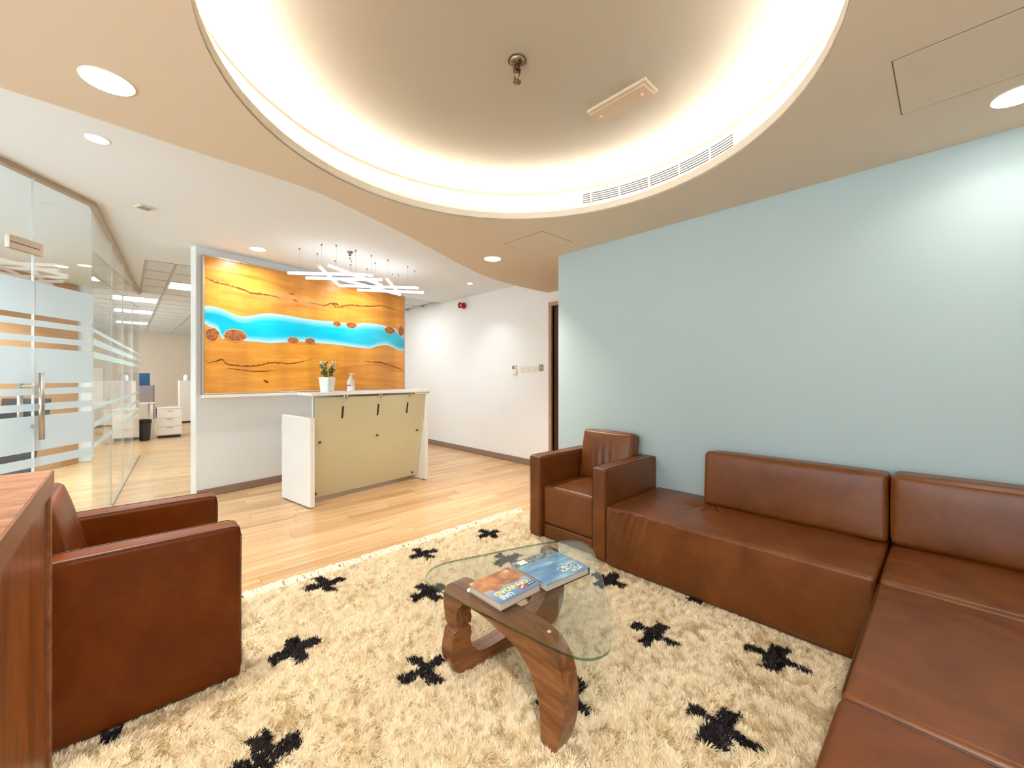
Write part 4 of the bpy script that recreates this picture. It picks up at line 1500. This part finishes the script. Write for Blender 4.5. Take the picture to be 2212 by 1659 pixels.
# brush-like white title, too blurred to read: rows of short strokes
rr = random.Random(9)
bm = bmesh.new()
for rw, (yy, x0, x1, hh) in enumerate(((0.096, -0.104, -0.048, 0.019), (0.074, -0.106, -0.012, 0.021), (0.051, -0.096, -0.004, 0.019))):
    x = x0
    while x < x1:
        w = rr.uniform(0.006, 0.010)
        box(bm, x, x + w, yy - hh / 2 * rr.uniform(0.6, 1.0), yy + hh / 2 * rr.uniform(0.6, 1.0), 0.0, 0.0004)
        box(bm, x, x + w + 0.005, yy - 0.002 + rr.uniform(-0.005, 0.005), yy + 0.0015 + rr.uniform(-0.003, 0.005), 0.0, 0.0004)
        x += w + rr.uniform(0.002, 0.004)
obj('title_lettering', bm, M['white_ink'], b2, (0, 0, T2))

# ------------------------------------------------------------------ shag rug
RX0, RX1, RY0, RY1 = -2.69, 0.10, -0.175, 2.66
rug = thing('shag_rug', 'cream shag rug with scattered black crosses under the seating', 'rug', (0, 0, 0))
obj('backing', bx(RX0, RX1, RY0, RY1, 0.001, 0.014, 0.004, 2), M['cream_pile'], rug)
CROSS = [(-1.513, 0.328), (-2.012, 0.56), (-1.509, 0.917), (-2.537, 0.862), (-2.032, 1.26), (-2.50, 1.509), (-2.464, 2.079), (-0.969, 1.837), (-0.519, 2.071), (-0.544, 1.525), (-1.41, 2.123), (-1.023, 1.233),
         (-1.534, 1.633), (-2.03, 1.88), (-0.955, 2.36), (-2.05, -0.03), (-1.02, 0.58), (-0.55, 0.95)]


def vnoise(x, y, f, seed):
    r = np.random.default_rng(seed)
    g = r.uniform(-1, 1, (256, 256))
    u, v = x * f + 300.0, y * f + 300.0
    i, j = np.floor(u).astype(int), np.floor(v).astype(int)
    a, b = u - i, v - j
    a = a * a * (3 - 2 * a)
    b = b * b * (3 - 2 * b)
    i0, i1, j0, j1 = i % 256, (i + 1) % 256, j % 256, (j + 1) % 256
    return (g[i0, j0] * (1 - a) + g[i1, j0] * a) * (1 - b) + (g[i0, j1] * (1 - a) + g[i1, j1] * a) * b


NF = 430000
fx = RNG.uniform(RX0 + 0.004, -0.10, NF)
fy = RNG.uniform(RY0 + 0.01, RY1 - 0.01, NF)
keep = np.ones(NF, bool)
for (a, b, c, d) in ((-2.24, -1.56, 2.34, 3.1), (-2.69, -2.0, -0.5, 0.33), (-1.52, 0.2, 2.31, 3.1), (-0.19, 0.3, 0.5, 3.0), (-1.64, -0.5, -1.0, -0.17)):
    keep &= ~((fx > a) & (fx < b) & (fy > c) & (fy < d))
# drop what the camera cannot see
_th = R(46.69)
_yc = -math.sin(_th) * fx + math.cos(_th) * fy
_xc = math.cos(_th) * fx + math.sin(_th) * fy
keep &= _yc > 0.6
fx, fy = fx[keep], fy[keep]
n = len(fx)
lf = 1.0 + 0.16 * vnoise(fx, fy, 11.0, 1) + RNG.uniform(-0.25, 0.25, n)
ln = 0.024 * lf
ang = 1.6 * vnoise(fx, fy, 7.0, 2) + 2.6 * vnoise(fx, fy, 42.0, 3) + 2.6 + RNG.uniform(-0.6, 0.6, n)
tilt = np.clip(0.75 + 0.25 * vnoise(fx, fy, 24.0, 4) + RNG.uniform(-0.35, 0.35, n), 0.1, 1.3)
dx, dy = np.cos(ang), np.sin(ang)
cid = np.full(n, -1)
wob = 0.012
for k, (cx, cy) in enumerate(CROSS):
    jx = fx + wob * vnoise(fx, fy, 22.0, 60 + k)
    jy = fy + wob * vnoise(fx, fy, 22.0, 90 + k)
    u, v = jx - cx, jy - cy
    wy = 0.022 if cx > -1.2 else (0.028, 0.031, 0.026)[k % 3]
    wx = 0.037 if cx > -1.2 else (0.034, 0.037, 0.031)[k % 3]
    edge = (fx - RX0) < 0.06
    m = ((np.abs(u) < (0.125 if cx > -1.2 else 0.112)) & (np.abs(v) < wy)) | ((np.abs(v) < 0.104) & (np.abs(u) < wx))
    cid[m & (cid < 0)] = k


def fibre_mesh(name, sel, mats, wid, midx):
    x, y, l, a, b, tl = fx[sel], fy[sel], ln[sel], dx[sel], dy[sel], tilt[sel]
    m = len(x)
    z0 = 0.010
    w = wid * RNG.uniform(0.7, 1.3, m)
    # width direction: roughly across the lean, random twist
    tw = RNG.uniform(-0.8, 0.8, m)
    wx_, wy_ = -b * np.cos(tw) + a * np.sin(tw), a * np.cos(tw) + b * np.sin(tw)
    s1, s2 = 0.55, 1.0
    t1 = tl * 0.55
    p0 = np.stack([x, y, np.full(m, z0)], 1)
    d1 = np.stack([a * np.sin(t1), b * np.sin(t1), np.cos(t1)], 1)
    t2 = np.minimum(tl * 1.35, 1.6)
    d2 = np.stack([a * np.sin(t2), b * np.sin(t2), np.cos(t2)], 1)
    p1 = p0 + d1 * (l * s1)[:, None]
    p2 = p1 + d2 * (l * (s2 - s1))[:, None]
    side = np.stack([wx_, wy_, np.zeros(m)], 1) * w[:, None] / 2
    V = np.stack([p0 - side, p0 + side, p1 + side * 0.95, p1 - side * 0.95, p2], 1).reshape(-1, 3)
    base = np.arange(m) * 5
    quads = np.stack([base, base + 1, base + 2, base + 3], 1)
    tris = np.stack([base + 3, base + 2, base + 4], 1)
    me = bpy.data.meshes.new(name)
    me.vertices.add(len(V))
    me.vertices.foreach_set('co', V.astype(np.float32).ravel())
    nl = 7 * m
    me.loops.add(nl)
    loops = np.concatenate([quads, tris], 1).ravel()
    me.loops.foreach_set('vertex_index', loops.astype(np.int32))
    me.polygons.add(2 * m)
    st = np.stack([np.arange(m) * 7, np.arange(m) * 7 + 4], 1).ravel()
    me.polygons.foreach_set('loop_start', st.astype(np.int32))
    for mm in mats:
        me.materials.append(mm)
    mi = np.repeat(midx, 2)
    me.polygons.foreach_set('material_index', mi.astype(np.int32))
    me.update(calc_edges=True)
    return me


sel = np.where(cid < 0)[0]
ci = RNG.choice(3, len(sel), p=[0.48, 0.44, 0.08])
dk = vnoise(fx[sel], fy[sel], 13.0, 7) > 0.55
ci[dk & (RNG.uniform(0, 1, len(sel)) < 0.4)] = 2
mobj('pile', fibre_mesh('pile', sel, [M['cream_pile'], M['cream_pile2'], M['cream_pile3']], 0.0042, ci), None, rug, kind='stuff')
for k in range(len(CROSS)):
    sel = np.where(cid == k)[0]
    if len(sel) < 40:
        continue
    ci = RNG.choice(2, len(sel), p=[0.6, 0.4])
    mobj('cross_motif', fibre_mesh('cross_motif', sel, [M['black_pile'], M['black_pile2']], 0.0056, ci), None, rug)
# knotted fringe lying on the floor along the far edge
bm = bmesh.new()
rr = random.Random(5)
y = -0.3
while y < RY1:
    ln_ = rr.uniform(0.05, 0.115)
    sw = rr.uniform(-0.045, 0.045)
    p = [(RX0 + 0.012, y, 0.014), (RX0 - ln_ * 0.4, y + sw * 0.5, 0.020 + rr.uniform(0, 0.018)), (RX0 - ln_ * 0.75, y + sw, 0.010 + rr.uniform(0, 0.008)), (RX0 - ln_, y + sw * 1.6 + rr.uniform(-0.01, 0.01), 0.005)]
    tube(bm, p, [0.008, 0.0085, 0.007, 0.004], 5)
    y += rr.uniform(0.006, 0.013)
obj('fringe', bm, M['cream_pile2'], rug, kind='stuff')

# ------------------------------------------------------------------ office beyond the glass
def pedestal(label, x, y, w, d, h, rz=0.0, drawers=3):
    t = thing('drawer_pedestal', label, 'cabinet', (x, y, 0), rz, 'white office drawer units')
    obj('body', bx(-d, 0, -w / 2, w / 2, 0.05, h, 0.004, 1), M['cabinet'], t)
    obj('plinth', bx(-d + 0.03, -0.02, -w / 2 + 0.02, w / 2 - 0.02, 0.0, 0.05), M['dark_plastic'], t)
    hh = (h - 0.08) / drawers
    for k in range(drawers):
        dr = obj('drawer', bx(0.0005, 0.014, -w / 2 + 0.004, w / 2 - 0.004, 0.06 + k * hh + 0.003, 0.06 + (k + 1) * hh - 0.003, 0.002, 1), M['cabinet'], t)
        obj('handle', bx(0.014, 0.022, -0.05, 0.05, 0.06 + (k + 1) * hh - 0.03, 0.06 + (k + 1) * hh - 0.018), M['steel'], dr)
    obj('top', bx(-d - 0.005, 0.018, -w / 2 - 0.004, w / 2 + 0.004, h, h + 0.02, 0.003, 1), M['cabinet'], t)


pedestal('white drawer pedestal standing free beside the office desk', -11.1, 0.690, 0.40, 0.5, 0.60)
pedestal('white drawer pedestal seen through the end of the glass wall', -10.6, -0.06, 0.42, 0.45, 0.62)
dk_ = thing('office_desk', 'white office desk with grey screen beyond the glass wall', 'desk', (-11.15, 0.10, 0))
obj('desk_top', bx(-1.5, 0.0, -0.62, 0.36, 0.715, 0.74, 0.003, 1), M['cabinet'], dk_)
for (xx, yy) in ((-0.06, 0.32), (-1.44, 0.32), (-0.06, -0.58), (-1.44, -0.58)):
    obj('leg', bx(xx - 0.03, xx + 0.03, yy - 0.03, yy + 0.03, 0, 0.715, 0.003, 1), M['cabinet'], dk_)
obj('privacy_screen', bx(-1.5, -0.02, 0.335, 0.355, 0.40, 1.10, 0.004, 1), M['grey_panel'], dk_)
obj('end_screen', bx(-0.03, -0.01, -0.2, 0.335, 0.74, 1.08, 0.004, 1), M['grey_panel'], dk_)
mo = thing('monitor', 'blue-lit computer monitor on the office desk', 'monitor', (-11.34, 0.20, 0.7405))
obj('screen', bx(-0.012, 0.012, -0.27, 0.19, 0.26, 0.60, 0.004, 1), M['screen'], mo)
obj('stand', bx(-0.035, -0.0125, -0.06, -0.02, 0.012, 0.42, 0.003, 1), M['dark_plastic'], mo)
obj('foot', bx(-0.09, 0.05, -0.14, 0.06, 0.0, 0.012, 0.003, 1), M['dark_plastic'], mo)
bi = thing('waste_bin', 'dark grey waste bin under the office desk', 'bin', (-10.96, 0.298, 0))
bm = bmesh.new()
lathe(bm, [(0, 0.0), (0.082, 0.0), (0.098, 0.36), (0.102, 0.36), (0.102, 0.40), (0.094, 0.40), (0.078, 0.01), (0, 0.01)], 24)
obj('bucket', bm, M['dark_plastic'], bi)
bm = bmesh.new()
lathe(bm, [(0.103, 0.33), (0.108, 0.335), (0.108, 0.405), (0.100, 0.408), (0.100, 0.33)], 24)
obj('liner_rim', bm, flat('bin_liner', (26, 25, 25), 0.5), bi)
cb = thing('storage_cabinet', 'white storage cabinet against the far office wall', 'cabinet', (-14.4, 1.10, 0))
obj('body', bx(-0.45, 0, 0, 0.9, 0.04, 1.16, 0.004, 1), M['cabinet'], cb)
obj('plinth', bx(-0.43, -0.02, 0.01, 0.89, 0, 0.04), M['dark_plastic'], cb)
for a, b in ((0.004, 0.448), (0.452, 0.896)):
    dd = obj('door', bx(0.0005, 0.016, a, b, 0.05, 1.15, 0.002, 1), M['cabinet'], cb)
    obj('handle', bx(0.016, 0.026, 0.43 if a < 0.1 else 0.46, 0.44 if a < 0.1 else 0.47, 0.55, 0.70), M['steel'], dd)
cn = thing('canister', 'white rounded canister on the storage cabinet', 'canister', (-14.5, 1.255, 1.16))
bm = bmesh.new()
lathe(bm, [(0, 0), (0.055, 0), (0.06, 0.01), (0.06, 0.13), (0.045, 0.15), (0, 0.152)], 20)
obj('body', bm, M['plastic'], cn, smooth=True)
bm = bmesh.new()
lathe(bm, [(0, 0.152), (0.03, 0.152), (0.03, 0.165), (0, 0.168)], 16)
obj('lid', bm, M['cabinet'], cn)
cb = thing('storage_cabinet', 'tall white storage cabinet seen through the receding glass wall', 'cabinet', (-12.7, -0.95, 0))
obj('body', bx(-0.45, 0, 0, 0.62, 0.04, 1.45, 0.004, 1), M['cabinet'], cb)
obj('plinth', bx(-0.43, -0.02, 0.01, 0.61, 0, 0.04), M['dark_plastic'], cb)
for k in range(3):
    dd = obj('drawer', bx(0.0005, 0.016, 0.004, 0.616, 0.05 + k * 0.466, 0.05 + (k + 1) * 0.466 - 0.006, 0.002, 1), M['cabinet'], cb)
    obj('handle', bx(0.016, 0.028, 0.25, 0.37, 0.05 + (k + 1) * 0.466 - 0.05, 0.05 + (k + 1) * 0.466 - 0.035), M['steel'], dd)

# ------------------------------------------------------------------ meeting room furniture
mt = thing('meeting_table', 'white meeting table behind the frosted glass bands', 'table', (-5.75, -1.55, 0), R(-35))
obj('table_top', bx(-0.75, 0.75, -0.4, 0.4, 0.715, 0.745, 0.004, 2), M['white_lam'], mt)
for sx in (-0.65, 0.65):
    obj('leg', bx(sx - 0.03, sx + 0.03, -0.32, 0.32, 0.0, 0.715, 0.003, 1), M['white_lam'], mt)


def task_chair(label, x, y, rz):
    t = thing('task_chair', label, 'chair', (x, y, 0), rz, 'dark chairs in the meeting room')
    mobj('seat', soft_box(0.46, 0.46, 0.07, 0.03, (8, 8, 4), (0, 0, 0.012)), M['dark_fabric'], t, (0, 0, 0.43), smooth=True)
    mobj('backrest', soft_box(0.44, 0.05, 0.46, 0.02, (8, 4, 8), (0, 0.01, 0)), M['dark_fabric'], t, (0, 0.22, 0.56), (R(-8), 0, 0), smooth=True)
    bm = bmesh.new()
    tube(bm, [(0, 0, 0.08), (0, 0, 0.44)], 0.025, 10)
    obj('gas_lift', bm, M['chrome'], t)
    for k in range(5):
        a = 2 * math.pi * k / 5
        bm = bmesh.new()
        tube(bm, [(0, 0, 0.09), (0.27 * math.cos(a), 0.27 * math.sin(a), 0.065)], 0.016, 8)
        lg_ = obj('base_spoke', bm, M['chrome'], t)
        bm = bmesh.new()
        bmesh.ops.create_uvsphere(bm, u_segments=10, v_segments=6, radius=0.028, matrix=Matrix.Translation((0.27 * math.cos(a), 0.27 * math.sin(a), 0.028)))
        obj('caster', bm, M['dark_plastic'], lg_)
    for sx in (-1, 1):
        bm = bmesh.new()
        tube(bm, [(sx * 0.20, 0.05, 0.45), (sx * 0.26, 0.05, 0.50), (sx * 0.26, 0.05, 0.66), (sx * 0.26, -0.12, 0.67)], 0.012, 6)
        obj('arm', bm, M['white_lam'], t)


task_chair('dark mesh chair pulled up to the far end of the meeting table', -7.0, -0.95, R(60))
task_chair('dark mesh chair on the glass side of the meeting table', -5.15, -0.85, R(-30))
task_chair('dark mesh chair on the window side of the meeting table', -4.6, -1.9, R(-120))
